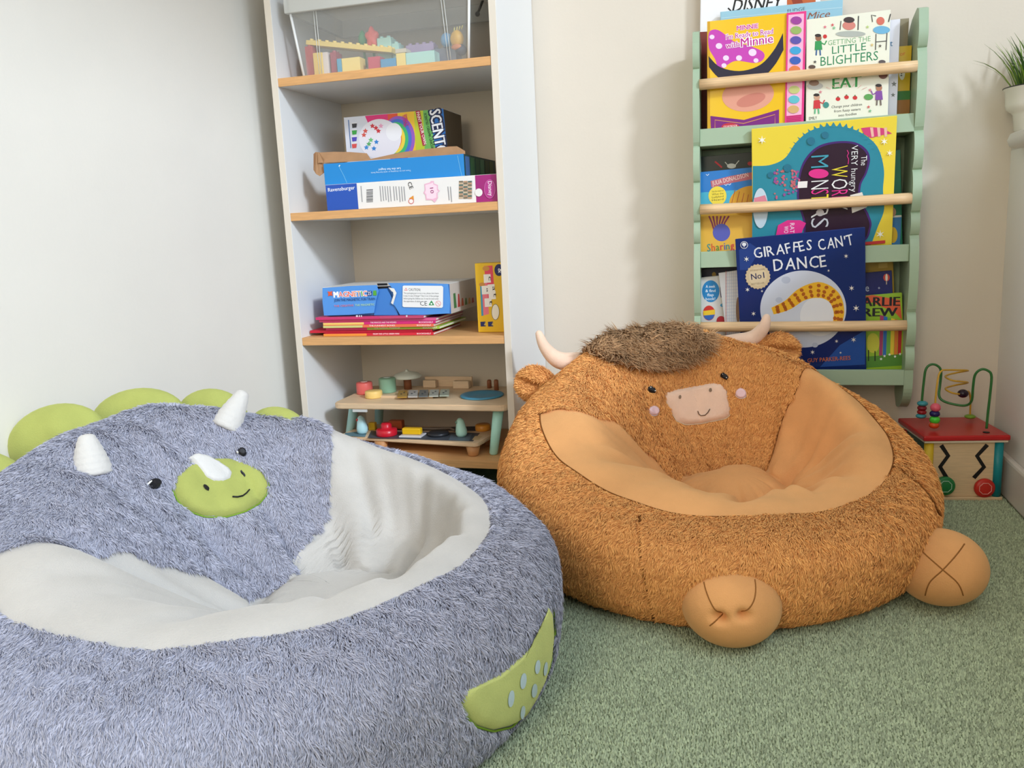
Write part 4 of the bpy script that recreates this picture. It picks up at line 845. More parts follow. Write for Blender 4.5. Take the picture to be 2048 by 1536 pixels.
# ------------------------------------------------------------------ things on the bookcase shelves
S1, S2, S3, S4 = ZS[3], ZS[2], ZS[1], ZS[0]
E_ = .0006
# --- top shelf: clear storage box of bricks
yf = YB+.030
bx0, bx1, byb, bz0 = aty(608, 150, yf)[0], aty(937, 117, yf)[0], 2.015, S1+E_
M_CLR = mat('clear_plastic', (228, 228, 224), .15, alpha=.13, spec=.5)
M_RIM = mat('frosted_plastic_rim', (224, 224, 218), .25, alpha=.55, spec=.5)
sb = thing('storage_box', ((bx0+bx1)/2, 1.9, bz0), 'clear plastic storage box of building bricks with a frosted rim', 'storage box')
zr = aty(590, 27, yf)[2]-.004; sp_ = .013; thk = .0022
def ring(z, o): return [(bx0-o, yf-o, z), (bx1+o, yf-o, z), (bx1+o, byb+o*.3, z), (bx0-o, byb+o*.3, z)]
a, b, c_, d_ = ring(bz0, 0), ring(zr, sp_), ring(zr, sp_-thk), ring(bz0+thk, -thk)
V = a+b+c_+d_; F = [(0, 1, 2, 3)]+[(i, (i+1) % 4, 4+(i+1) % 4, 4+i) for i in range(4)]+[(4+i, 4+(i+1) % 4, 8+(i+1) % 4, 8+i) for i in range(4)]+[(8+i, 8+(i+1) % 4, 12+(i+1) % 4, 12+i) for i in range(4)]+[(12, 13, 14, 15)]
MB().add(V, F, M_CLR).build('tub', sb)
rm = MB(); o2 = sp_+.010
for (p, q) in (((bx0-o2, yf-o2, zr), (bx1+o2, yf-sp_, zr+.040)), ((bx0-o2, byb+.004, zr), (bx1+o2, byb+.014, zr+.040)), ((bx0-o2, yf-sp_, zr), (bx0-sp_, byb+.004, zr+.040)), ((bx1+sp_, yf-sp_, zr), (bx1+o2, byb+.004, zr+.040))): rm.box(p, q, M_RIM, .0015)
rm.build('rim', sb)
MB().box((bx0-o2, yf-o2, zr+.0405), (bx1+o2, byb+.014, zr+.050), M_RIM, .003).build('lid', sb)
for (u0, u1) in ((633, 639), (887, 897)):
    p0, p1 = aty(u1, 145 if u0 < 700 else 121, yf), aty(u0, 24, yf)
    for k in (0, 1): MB().tube([(p0[0]+.006*k, yf-.001, bz0+.003), (p1[0]+.006*k, yf-sp_-.001, zr)], .0011, M_RIM, 6).build('rib', sb)
for xx, so_ in ((bx0, -1), (bx1, 1)): MB().tube([(xx, yf, bz0+.002), (xx+so_*sp_, yf-sp_, zr)], .0030, mat('painted_edge_reflection', (244, 244, 242), .15, alpha=.85), 8).build('corner_reflection', sb)  # white reflection along the tub's front corners, put into the colour
def studs(mb, x0, x1, y0, y1, z, nx, ny, m_, r=.0045, h=.0042):
    for i in range(nx):
        for j in range(ny): mb.lathe([(r, z), (r, z+h)], m_, Matrix.Translation((x0+(x1-x0)*(i+.5)/nx, y0+(y1-y0)*(j+.5)/ny, 0)), 12, False)
GB = 'building bricks in the clear box'
zf_ = bz0+thk+E_
def brick(label, px, y, dep, rgb, nx, ny=2, z0=None, tiltz=0, cat='toy brick'):
    (u0, v0, u1, v1) = px; x0, x1 = aty(u0, (v0+v1)/2, y)[0], aty(u1, (v0+v1)/2, y)[0]; zt = aty((u0+u1)/2, v0, y)[2]; zb = zf_ if z0 is None else aty((u0+u1)/2, v1, y)[2]
    m_ = P(rgb, .3); mb = MB().box((x0, y, zb), (x1, y+dep, zt), m_, .001)
    if nx: studs(mb, x0, x1, y, y+dep, zt-.0002, nx, ny, m_)
    return tag(mb.build('toy_brick'), label, cat, GB)
yb_ = yf+.012
brick('tall dark red brick at the end of the clear box under the long plate', (611, 92, 626, 143), yb_+.012, .03, (186, 60, 66), 1)
brick('yellow square brick in front of the dark red one', (626.5, 105, 645, 137), yb_, .03, (240, 206, 110), 0)
brick('white square brick stuck to the yellow square one', (645.4, 104, 656, 137), yb_+.002, .03, (226, 214, 206), 0)
brick('maroon arched brick between the white and blue ones', (661, 104, 673, 143), yb_+.006, .03, (160, 62, 82), 1)
brick('small blue brick joined to the broad yellow brick', (674, 117, 683, 143), yb_, .03, (64, 160, 196), 0)
brick('broad yellow brick lying in the middle of the box', (683.4, 115, 720, 142), yb_, .03, (244, 218, 130), 0)
brick('raspberry red brick beside the broad yellow one', (736, 113, 760.5, 140), yb_+.004, .03, (200, 60, 90), 0)
brick('flat blue brick near the middle of the box', (761, 117, 792, 137), yb_, .034, (54, 150, 196), 0)
brick('narrow yellow brick joined to the long mint one', (792.4, 106, 811, 133), yb_, .034, (244, 218, 130), 0)
brick('long mint green brick lying on the box floor', (811.4, 103, 869, 130), yb_, .034, (176, 222, 212), 0)
brick('grey blue brick at the far end behind the mint one', (862, 96, 912, 112), yb_+.05, .04, (140, 152, 176), 3)
brick('lilac brick half hidden behind the long mint one', (812, 88, 868, 122), yb_+.05, .03, (168, 150, 186), 4)
brick('pale tan brick with a grey edge on the narrow yellow one', (790, 97, 812, 105.6), yb_+.002, .03, (206, 196, 176), 0, z0=1)
brick('mint green studded brick standing behind the long yellow plate', (755, 75, 783, 127), yb_+.045, .032, (176, 222, 212), 2)
brick('short mint green stepped brick beside the standing mint one', (784, 86, 798, 124), yb_+.045, .032, (176, 222, 212), 1)
# long yellow plate lying across the pile
p0, p1 = aty(614, 90, yb_+.02), aty(785, 106, yb_+.02); ax = Vector(p1-p0); L = ax.length; ax.normalize(); M = frame(ax, Vector((0, 1, 0)), ax.cross(Vector((0, 1, 0))), p0); m_ = P((240, 210, 120), .3)
mb = MB().box((0, -.006, 0), (L, .030, .010), m_, .0008, M)
for i in range(11):
    for j in range(2): mb.lathe([(.0045, .0098), (.0045, .0142)], m_, M @ Matrix.Translation((L*(i+.5)/11, .003+.018*j, 0)), 12, False)
tag(mb.build('toy_brick'), 'long pale yellow studded plate lying across the other bricks', 'toy brick', GB)
c = aty(744, 75, yb_+.05); fl = MB()
fl.ell(c, (.015, .011, .021), P((236, 100, 96), .4), None, 18, 12, lambda p: p*(1+.16*math.sin(5*math.atan2(p.z, p.x)))); fl.tube([c+np.array([0, .004, -.015]), (c[0], c[1]+.004, zf_+.02)], .003, P((60, 140, 90)), 8)
tag(fl.build('toy_flower'), 'coral red toy flower poking up from the bricks', 'toy flower')
c = aty(725, 76, yb_+.055); lf = MB().ell(c, (.010, .007, .017), P((62, 150, 100), .4), None, 14, 10, lambda p: (p.x*(1-.4*p.z), p.y, p.z)).tube([c, (c[0]+.004, c[1], zf_+.02)], .003, P((62, 150, 100)), 8)
tag(lf.build('toy_leaf'), 'green toy leaf beside the coral flower', 'toy leaf')
fg = thing('toy_figure', aty(908, 98, yb_+.03), 'small yellow and blue toy figure lying at the far end of the bricks', 'toy figure')
c = aty(914, 78, yb_+.03); MB().ell(c, (.015, .013, .018), P((232, 180, 70), .4)).build('body', fg); c = aty(893, 80, yb_+.034); MB().ell(c, (.013, .012, .015), P((110, 160, 200), .4)).build('head', fg)
c = aty(922, 100, yb_+.03); MB().ell(c, (.013, .012, .012), P((60, 66, 84), .4)).build('leg', fg); c = aty(913, 94, yb_+.022); MB().ell(c, (.012, .006, .006), P((226, 140, 90), .4)).build('arm', fg)
for k in range(4): MB().tube([aty(908+5*k, 64-2*k, yb_+.03), aty(909+5.5*k, 55-1.5*k, yb_+.03)], .0015, P((220, 206, 120)), 6).build('hair', fg)
rd = thing('metal_rod', (XI1-.02, YB+.1, S1), 'thin dark rod with a ball tip hanging beside the clear box', 'rod')
pa, pb = aty(955, 28, YB+.10), aty(970, -10, YB+.10); pt_ = pa+(pb-pa)*((ZT-.0185-pa[2])/(pb-pa)[2]); MB().tube([pa, pb, pt_], .0028, mat('dark_metal', (60, 60, 58), .35, metal=.6), 10).build('shaft', rd); MB().ell(pa, (.0055,)*3, P((24, 22, 22), .3)).build('tip', rd)
# --- second shelf
def crate(name, label, x0, x1, y0, y1, z0, z1, rgb, cat, side=None, group=None, rough=.4):
    t = thing(name, ((x0+x1)/2, (y0+y1)/2, z0), label, cat, group)
    MB().box((x0, y0, z0), (x1, y1, z1), P(rgb, rough), .0008).build('carton', t)
    if side: MB().box((x1, y0+.001, z0+.001), (x1+.0006, y1-.001, z1-.001), P(side, rough)).build('side_print', t)
    return t, Print((0, y0, 0), (0, -1, 0))
y0 = YB+.012; rz1 = aty(652, 370, y0)[2]
t, pr = crate('puzzle_box', 'flat jigsaw puzzle box with blue, white and magenta edge', aty(653, 395, y0)[0], XI1-.002, y0, 2.0, S2+E_, rz1, (234, 231, 228), 'game box')
def facequad(pr, u0, u1, x0, x1, z0, z1, rgb):  # a full-height panel of the printed face
    xa = x0 if u0 is None else pr.on(u0, 390)[0]; xb = x1 if u1 is None else pr.on(u1, 390)[0]; h = pr._h()
    pr.mb.add([np.array(p)+h for p in ((xa, pr.p0[1], z0), (xb, pr.p0[1], z0), (xb, pr.p0[1], z1), (xa, pr.p0[1], z1))], [(0, 1, 2, 3)], P(rgb, .4))
px0, px1 = aty(653, 395, y0)[0], XI1-.002
facequad(pr, None, 715, px0, px1, S2+.001, rz1-.0006, (34, 82, 178)); facequad(pr, 952, None, px0, px1, S2+.001, rz1-.0006, (160, 24, 116))
pr.text('Ravensburger', (656.5, 383.5), (710, 378.5), 7.5, (244, 244, 246), .015)
for k in range(12): pr.line([(733, 380+2.2*k), (746, 379.2+2.2*k)], 1.0 if k % 3 else 1.5, (70, 70, 74))
for i, u in enumerate((722, 760, 765, 770, 775, 780, 787, 792, 798, 803, 808, 896, 901)):
    pr.line([(u, 372+.1*i), (u+2.6, 404-.4*(i % 4)*3)], 1.5, (150, 150, 154))
pr.text('CE', (815, 366), (820, 379), 8, (70, 70, 72), .02).poly([(818, 397), (827, 391), (828, 400)], (226, 150, 50)).ellipse(822.5, 402.5, 5.4, 5.4, (206, 80, 80)).ellipse(822.5, 402.5, 4.2, 4.2, (238, 232, 230))
pr.poly([(849, 368), (860, 365), (862, 362), (868, 362), (868, 367), (876, 370), (876, 378), (880, 382), (875, 386), (876, 396), (870, 405), (864, 400), (852, 400), (851, 390), (847, 386), (850, 380)], (232, 180, 204)).poly([(851, 370), (862, 367), (866, 365), (867, 369), (874, 372), (874, 380), (877, 383), (873, 386), (873, 395), (866, 398), (854, 397), (853, 388), (850, 386), (852, 380)], (244, 214, 228)).text('10', (860, 376), (861.5, 387), 7, (150, 40, 110), .02)
for k in range(3):
    for j in range(10): pr.poly([(918+9*k, 362+3.6*j), (926+9*k, 361.5+3.6*j), (926.5+9*k, 364.6+3.6*j), (918.5+9*k, 365+3.6*j)], ((120, 110, 90), (190, 150, 120), (90, 110, 100), (206, 180, 150))[(j*3+k*5) % 4])
pr.ellipse(958, 385, 7.5, 8, (234, 231, 228)).ellipse(980, 378, 11.5, 19, (196, 96, 166)).ellipse(980, 378, 10.3, 17.8, (178, 50, 136)).text('Disney', (976, 363), (978.5, 392), 8, (240, 226, 236), .01)
pr.build('edge_print', t)
# open blue carton with folded cardboard flaps
M_KRAFT = mat('kraft_cardboard', (168, 128, 92), .8, var=.08, vscale=40)
y0 = YB+.020; cx0, cx1 = aty(648, 345, y0)[0], aty(928, 330, y0)[0]; cz0 = rz1+E_; cz1 = aty(646, 325, y0)[2]-.0035; cy1 = 2.005
cb = thing('blue_carton', ((cx0+cx1)/2, 1.88, cz0), 'open bright blue cardboard carton with torn flaps on the puzzle box', 'carton')
MB().box((cx0, y0, cz0), (cx1, y0+.0025, cz1), P((26, 134, 206), .35), .0006).build('front_wall', cb)
k = MB().box((cx0, y0+.003, cz0), (cx0+.0025, cy1, cz1), M_KRAFT).box((cx0, cy1, cz0), (cx1, cy1+.0025, cz1), M_KRAFT).box((cx0+.0025, y0+.003, cz0), (cx1-.0025, cy1, cz0+.002), M_KRAFT); k.build('carton_shell', cb)
sw = MB().box((cx1-.0025, y0+.0026, cz0), (cx1, cy1, cz1), P((36, 66, 60), .5)); sw.build('side_wall', cb)
for q, c in enumerate(((60, 100, 150), (60, 110, 70), (40, 84, 60), (70, 120, 90), (44, 70, 40), (70, 86, 44))):
    MB().box((cx1, y0+.01+.036*q, cz0+.002), (cx1+.0006, y0+.038+.036*q, cz1-.004), P(c, .5)).build('side_print', cb)
def sheet(name, pts, th, m_, par):   # creased card: polyline of (top,bottom) pairs
    mb = MB(); V = [p for pr_ in pts for p in pr_]; n_ = len(pts); V = [np.array(p, float) for p in V]; W_ = [p+np.array([0, th, 0]) for p in V]
    F = [(2*i, 2*i+1, 2*i+3, 2*i+2) for i in range(n_-1)]; o_ = len(V); F += [tuple(x+o_ for x in f) for f in F]
    F += [(2*i, 2*i+2, o_+2*i+2, o_+2*i) for i in range(n_-1)]+[(2*i+1, 2*i+3, o_+2*i+3, o_+2*i+1) for i in range(n_-1)]+[(0, 1, o_+1, o_), (2*n_-2, 2*n_-1, o_+2*n_-1, o_+2*n_-2)]
    return mb.add(V+W_, F, m_).build(name, par)
yq = y0+.006
sheet('folded_flap', [(aty(a_, b_, yq+dy), aty(a_, max(b_, b2), yq)) for (a_, b_, b2, dy) in ((636, 305, 326, .010), (668, 303.5, 325, .012), (700, 304, 323, .012), (733, 306.5, 321, .010), (741, 318, 320, .003), (800, 305, 316, .010), (850, 298, 313, .012), (900, 293, 310, .010), (914, 292.5, 309, .008), (930, 302, 308, .003))], .0018, M_KRAFT, cb)
sheet('curled_flap', [(aty(627, 308, yq+.004), aty(627, 340, yq+.004)), (aty(631, 304, yq+.012), aty(632, 348, yq-.004)), (aty(638, 304.5, yq+.010), aty(639, 352, yq-.004)), (aty(647, 318, yq), aty(648, 345, yq))], .0018, M_KRAFT, cb)
pr = Print((0, y0, 0), (0, -1, 0))
pr.text('Let the fun begin!', (801, 335), (757, 337.5), 4.2, (226, 240, 250), .01).text('There are no shopping or early learning limits', (822, 339.5), (742, 344.5), 3, (206, 230, 246), .0)
pr.line([(677, 331), (688, 352), (694, 366)], .8, (120, 190, 226)).line([(680, 330), (678, 333)], 2, (220, 234, 240)).line([(915, 311), (921, 340), (924, 352)], .8, (120, 190, 226)); pr.build('wall_print', cb)
# painting-kit box standing in the carton
y0 = YB+.115; sx0, sx1 = aty(690, 270, y0)[0], aty(888, 255, y0)[0]; sz0 = cz0+.0026; sz1 = aty(688, 235, y0)[2]; y1 = min(1.99, atx(922, 238, sx1)[1])
t, pr = crate('craft_kit_box', 'colourful ceramic painting kit box standing in the blue carton', sx0, sx1, y0, y1, sz0, sz1, (214, 216, 226), 'game box')
MB().box((sx1, y0+.0008, sz0+.001), (sx1+.0006, y1-.001, sz1-.001), P((96, 80, 60), .5)).build('side_print', t)
MB().box((sx1+.0006, y0+.02, sz0+.001), (sx1+.0009, y1-.03, sz0+.075), P((150, 30, 44), .5)).build('side_panel_print', t)
sv = lambda u, v: (u, v)
pr.poly([(730, 232), (775, 228), (800, 226), (800, 310), (790, 310), (742, 260)], (222, 50, 120)).poly([(775, 228), (800, 226), (800, 310), (782, 310)], (226, 84, 56)).poly([(795, 226), (832, 222), (836, 310), (798, 310)], (238, 190, 50)).poly([(828, 222.5), (846, 221), (850, 310), (832, 310)], (190, 200, 50)).poly([(846, 221), (868, 219), (872, 310), (850, 310)], (110, 180, 90)).poly([(858, 220), (886.5, 217), (894, 300), (872, 303)], (28, 110, 190))
for k, c in enumerate(((150, 90, 190), (70, 110, 200), (60, 180, 110), (240, 210, 70), (236, 130, 60))): pr.ellipse(797-2*k, 278, 33-4.5*k, 46-6*k, c)
pr.ellipse(760, 278, 42, 40, (232, 228, 236)).ellipse(788, 264, 16, 18, (240, 238, 242))
for (u, v, c) in ((752, 256, (206, 50, 60)), (757, 262, (206, 50, 60)), (745, 252, (206, 60, 70)), (731, 262, (214, 90, 80)), (728, 270, (214, 90, 80)), (753, 284, (50, 130, 206)), (733, 295, (60, 140, 210)), (748, 297, (50, 130, 206)), (742, 280, (110, 190, 120)), (762, 252, (230, 160, 190)), (738, 288, (90, 170, 110))): pr.star(u, v, 5.5, c, 5, .5)
for k, c in enumerate(((60, 60, 64), (60, 160, 70), (80, 70, 180), (214, 80, 80))): pr.poly([(704, 247+13.5*k), (714, 246+13.5*k), (713, 255+13.5*k), (705, 256+13.5*k)], c).line([(703, 246.5+13.5*k), (715, 245.5+13.5*k)], 2.4, (226, 226, 230))
pr.line([(697, 240), (702, 296)], 1.4, (60, 110, 170))
pr.poly([(831, 222), (840, 221), (852, 290), (846, 292)], (170, 20, 60))
def vtxt(s_, a_, b_, h, c, bold=0.0, outl=None): pr.text(s_, a_, b_, h, c, bold, 0, outl, .05)
vtxt('PAINT YOUR OWN', (833, 225), (848, 289), 6, (250, 236, 226), .02); vtxt('SCENTED CERAMIC UNICORN', (848, 227), (864, 303), 5, (34, 60, 40), .02)
vtxt('SCENTOS', (859, 222), (876, 322), 22, (240, 240, 244), .05, (20, 30, 70)); vtxt('SMELLY', (809, 229), (813, 252), 5, (214, 40, 110), .03); vtxt('SO CORE', (805, 231), (808, 254), 5, (214, 40, 110), .03)
pr.build('front_print', t)
# --- third shelf: thin books in a stack, torn blue box, yellow card game
z = S3+E_; GM = 'thin books stacked under the blue box'
MAG = [((647, 868), (236, 150, 60), (206, 40, 60), .40, 'orange and red spined thin book at the bottom of the stack', 'FROM THE LITTLE GREEN MAN'),
       ((620, 866), (196, 30, 56), (196, 30, 56), 1.0, 'dark red thin book jutting out near the bottom of the stack', None),
       ((652, 880), (206, 50, 110), (160, 200, 70), .37, 'pink and lime green spined thin book in the stack', 'THE CAROL MUDDLE'),
       ((646, 868), (206, 206, 130), (236, 110, 80), .365, 'pale green and orange spined thin book in the stack', 'THE FUNNIEST BONES'),
       ((646, 872), (236, 206, 110), (206, 40, 120), .37, 'yellow and magenta spined thin book in the stack', 'THE PRINCESS AND THE WIZARD'),
       ((638, 873), (226, 80, 130), (214, 90, 140), .55, 'rose pink spined thin book second from the top', None),
       ((631, 848), (206, 50, 110), (196, 70, 110), .6, 'deep pink thin book on top of the stack', None)]
for i, ((u0, u1), ca, cb_, fr_, lab, ttl) in enumerate(MAG):
    y0 = YB+.022+(.012 if i == 1 else .004*(i % 3)); vv = 670-6.2*i; x0, x1 = aty(u0, vv, y0)[0], aty(u1, vv, y0)[0]; h = .0064; y1 = y0+.19
    t = thing('thin_book', ((x0+x1)/2, (y0+y1)/2, z), lab, 'book', GM)
    MB().box((x0, y0, z), (x0+(x1-x0)*fr_, y1, z+.0009), P(ca)).box((x0, y0, z+h-.0012), (x1, y1, z+h-.0003), P(cb_)).box((x0+(x1-x0)*fr_-.0005, y0, z), (x1, y1, z+.0009), P(cb_)).box((x0, y0, z+.0009), (x0+(x1-x0)*fr_, y0+.001, z+h-.0012), P(ca)).box((x0+(x1-x0)*fr_, y0, z+.0009), (x1-.001, y0+.001, z+h-.0012), P(cb_)).build('cover', t)
    MB().box((x0+.002, y0+.0012, z+.001), (x1-.001, y1-.002, z+h-.0013), M_PAGE).build('page_block', t)
    if ttl:
        pr = Print((0, y0, 0), (0, -1, 0)); ua, ub = u0+(u1-u0)*(fr_+.05), u0+(u1-u0)*(fr_+.05)+52
        A = z+.0016; va = proj(np.array([[x0+(x1-x0)*.6, y0, A]]))[0][1]; pr.text(ttl, (ua, va-.2), (ub, va-.8), 3.0, (250, 230, 236), .02); pr.text('BOOKSHELF', (u1-34, va-.9), (u1-6, va-1.2), 3.0, (250, 230, 236), .02); pr.build('spine_lettering', t)
    if i >= 5:
        pr = Print((0, y0, 0), (0, -1, 0)); va = 670-6.3*i
        for (ua, ub) in ((712, 716), (718, 720), (722, 724), (812, 815)): pr.poly([(ua, va-1.6), (ub, va-1.6), (ub, va+1.6), (ua, va+1.6)], (236, 226, 230))
        if i == 6: pr.build('spine_print', t)
    z += h+.0001
y0 = YB+.030; mx0, mx1 = aty(646, 602, y0)[0], aty(898, 597, y0)[0]; mz0 = z+E_; mz1 = aty(645, 575, y0)[2]; y1 = 1.97
mg = thing('magnetic_tile_box', ((mx0+mx1)/2, 1.87, mz0), 'torn sky blue magnetic toy box on the stack of thin books', 'game box')
BLU = P((84, 150, 226), .35)
MB().box((mx0+.002, y0+.010, mz0), (mx1-.0008, y1, mz1-.001), P((70, 130, 206), .4)).build('carton', mg)
def qd(name, px, th, m_, dy=0.0):
    q = [aty(*p, y0+dy) for p in px]; return MB().prism(q, (0, th, 0), m_).build(name, mg)
zc_ = proj(np.array([[(mx0+mx1)/2, y0, mz0]]))[0][1]
qd('front_panel', [(645, 576), (700, 572), (753, 570), (757, 583), (752, 600), (748, 626), (700, zc_-1), (648, zc_+.5), (645, 604)], .002, BLU)
qd('front_panel', [(776, 566), (840, 566), (896, 568), (900, 600), (899, zc_-4), (850, zc_-1), (800, zc_-1), (790, 612), (783, 606), (786, 592), (790, 583), (784, 576)], .002, BLU)
qd('torn_flap', [(757, 578), (774, 577), (786, 600), (797, zc_-.4), (748, zc_-.2), (752, 600)], .0015, P((64, 128, 206), .45), .004)
qd('hole_shade_sheet', [(754, 567), (774, 566.5), (776, 576), (757, 577)], .001, P((12, 14, 22), .6), .006)  # near-black sheet: the shade inside the tear, put into its colour
sheet('torn_paper', [(aty(777, 575, y0-.001), aty(783, 583, y0-.001)), (aty(788, 577, y0-.003), aty(786, 584, y0-.003)), (aty(793, 586, y0-.003), aty(787, 590, y0-.003)), (aty(786, 609, y0-.001), aty(782, 606, y0-.001))], .0006, P((240, 238, 232), .7), mg)
MB().box((mx1-.0008, y0+.0105, mz0), (mx1, y1, mz1-.001), P((206, 196, 186), .5)).build('side_wall', mg)
for q, (h_, c) in enumerate(((.034, (70, 120, 70)), (.030, (176, 60, 56)), (.018, (190, 90, 60)), (.016, (90, 130, 80)), (.014, (206, 150, 90)), (.012, (170, 60, 60)))):
    MB().prism([(mx1+.0001, y0+.03+.026*q, mz0+.010), (mx1+.0001, y0+.048+.026*q, mz0+.010), (mx1+.0001, y0+.044+.026*q, mz0+.010+h_), (mx1+.0001, y0+.036+.026*q if q else y0+.03, mz0+.010+h_)], (.0004, 0, 0), P(c, .5)).build('side_print', mg)
MB().box((mx0+.002, y0+.002, mz1-.0012), (mx1-.001, y1, mz1-.0002), P((226, 222, 216), .5)).build('lid', mg)
pr = Print((0, y0, 0), (0, -1, 0))
for ch, ua, ub, c in (('M', 668, 677, (250, 250, 252)), ('A', 678, 686, (250, 240, 240)), ('G', 687, 696, (226, 70, 60)), ('N', 697, 706, (236, 80, 60)), ('E', 708, 714, (236, 120, 60)), ('T', 715, 722, (240, 150, 60)), ('I', 724, 726, (90, 170, 90)), ('C', 727, 735, (240, 110, 80))): pr.text(ch, (ua, 594.5-.04*(ua-668)), (ub, 594.2-.04*(ua-668)), 10.5, (230, 76, 60) if c[0] > 245 and ch != 'M' else c, .02, 0, (252, 252, 254), .04)
pr.poly([(735, 582), (744, 581.5), (744, 591), (735, 591.5)], (34, 60, 130)).text('25', (736.5, 590), (743, 589.6), 7, (240, 240, 240), .02).poly([(747, 581), (753, 580.8), (754, 590.5), (747, 590.8)], (90, 170, 60))
pr.star(661, 587, 7, (226, 90, 60), 4, .5, .7).text('JOIN THE MAGNETIC FUN TRAIN', (669, 603), (751, 600), 5.4, (30, 60, 120), .01).text('THE CREATIVE', (669, 614), (708, 612.5), 4, (226, 120, 130), .01).text('THE MAGNETIC', (711, 612.3), (750, 610.5), 4, (190, 226, 160), .01)
pr.poly([(806, 572.5), (808, 571), (884, 571.5), (887, 574), (886.5, 613), (884, 615.5), (808, 614), (805.5, 612)], (240, 240, 240)).text('CAUTION:', (818, 581.5), (842, 582), 5.4, (40, 44, 50), .01).poly([(809, 581), (812.5, 575), (816, 581)], (226, 120, 120)).poly([(810.6, 580), (812.5, 576.8), (814.4, 580)], (240, 240, 240))
for k, s_ in enumerate(('This packaging part is not a toy, please dont leave', 'it stay. In case of danger! Take it out of the package', 'before giving the children use. It must be used under', 'the supervision of adults.')): pr.text(s_, (808, 587.5+5.4*k), (878 if k < 3 else 842, 588+5.4*k), 3.2, (70, 72, 78))
pr.text('CE', (841, 611), (855, 611), 9, (50, 54, 60), -.005).star(863.5, 607, 6.5, (60, 150, 90), 3, .55).ellipse(863.5, 607.5, 1.8, 1.8, (240, 240, 240)).ellipse(877, 607, 5.6, 5.6, (226, 140, 140)).ellipse(877, 607, 4.6, 4.6, (240, 236, 236)).line([(873.5, 603.5), (880.5, 610.5)], 1, (226, 140, 140)); pr.build('front_print', mg)
y0 = YB+.060; gx0 = aty(953, 595, y0)[0]; gz1 = aty(951, 527, y0)[2]
t, pr = crate('card_game_box', 'upright yellow letter card game box at the end of the shelf', gx0, XI1-.002, y0, y0+.045, S3+E_, gz1, (232, 184, 30), 'game box')
pr.poly([(968, 532), (985, 531), (990, 596), (975, 598)], (226, 70, 90)).poly([(960, 566), (974, 565), (978, 628), (963, 632)], (232, 120, 130)).poly([(960, 566), (963.5, 566), (967, 631), (963, 632)], (60, 150, 180)).ellipse(972, 537, 7, 5, (206, 140, 60)).ellipse(964, 569, 6, 4, (206, 140, 60))
for (u, v, ch) in ((974, 557, 'c'), (970, 580, 'a'), (982, 577, 'a'), (984, 590, 't'), (976, 605, 't')): pr.poly([(u-7, v-8), (u+7, v-9), (u+8, v+8), (u-6, v+9)], (240, 232, 222)).text(ch, (u+3, v-4), (u+3.5, v+4), 7, (50, 40, 40), .01)
pr.ellipse(991, 624, 8, 16, (60, 60, 60)).ellipse(991, 624, 7.2, 15.2, (240, 232, 214)).ellipse(998, 540, 9, 12, (30, 34, 90)).text('&', (996, 537), (997, 546), 9, (240, 240, 240), .01)
for u in (966, 981): pr.poly([(u-5, 643.5), (u+5, 643), (u+5.5, 652.5), (u-4.5, 653)], (34, 40, 96)).text('4', (u+2, 645), (u+2.4, 651), 5, (236, 206, 80))
pr.build('front_print', t)
# --- bottom shelf: wooden activity table and busy board
M_BEECH = mat('beech_plywood', (222, 192, 156), .5, var=.08, vscale=8, grain=(3, 30, 30))
M_MINT = P((184, 232, 230), .4); M_SEA = P((178, 228, 212), .4)
def slab(poly, z0, z1, m_, rad=.02):
    out = []; n_ = len(poly)
    for i in range(n_):
        p = np.array(poly[i], float); a_ = np.array(poly[i-1], float)-p; b_ = np.array(poly[(i+1) % n_], float)-p; a_ /= np.linalg.norm(a_); b_ /= np.linalg.norm(b_)
        for t_ in np.linspace(0, 1, 6): out.append((1-t_)**2*(p+a_*rad)+2*t_*(1-t_)*p+t_*t_*(p+b_*rad))
    bm = bmesh.new(); vs = [bm.verts.new((q[0], q[1], z0)) for q in out]; f = bm.faces.new(vs); r = bmesh.ops.extrude_face_region(bm, geom=[f])
    for v in r['geom']:
        if isinstance(v, bmesh.types.BMVert): v.co.z = z1
    bmesh.ops.bevel(bm, geom=[e for e in bm.edges if abs(e.verts[0].co.z-e.verts[1].co.z) < 1e-6], offset=.002, segments=2, affect='EDGES'); return MB().bm(bm, m_)
AT = .217
tb = thing('activity_table', (-.73, 1.88, S4), 'low wooden toddler activity table with mint legs and music toys', 'toy table')
top = slab([(-.958, 1.773), (-.519, 1.770), (-.519, 1.998), (-.958, 1.998)], AT-.014, AT, M_BEECH, .022).build('table_top', tb)
MB().box((-.905, 1.772, AT-.0145), (-.868, 1.776, AT-.0205), P((206, 206, 204))).build('clip', tb)
def leg(px, py, r0, r1, m_, bot):
    MB().tube([bot+np.array([0, 0, .0006]), bot+np.array([0, 0, .004]), px], [r1*.8, r1, r0], m_, 18).build('leg', tb)
ztl = AT-.0145
b1 = atz(1006, 896, S4); leg(np.array([-.548, 1.80, ztl]), 0, .013, .010, M_SEA, np.array([b1[0]-.006, 1.803, S4]))
leg(np.array([-.948, 1.875, ztl]), 0, .013, .010, M_MINT, np.array([-.984, 1.892, S4])); leg(np.array([-.93, 1.985, ztl]), 0, .013, .010, M_MINT, np.array([-.945, 1.99, S4])); leg(np.array([-.545, 1.975, ztl]), 0, .013, .010, M_SEA, np.array([-.535, 1.985, S4]))
def onp(u, v, z): return atz(u, v, z)
def disc(name, label, u, v, r, h, rgb, par=None, z=AT, extra=None, cat=None, grp=None):
    p = onp(u, v, z); o = MB().lathe([(r*.98, 0), (r, .002), (r, h-.003), (r*.94, h), (r*.5, h+.0006), (.0006, h+.0006)], P(rgb, .35), Matrix.Translation((p[0], p[1], z+.0004)), 30).build(name, par)
    return o, p
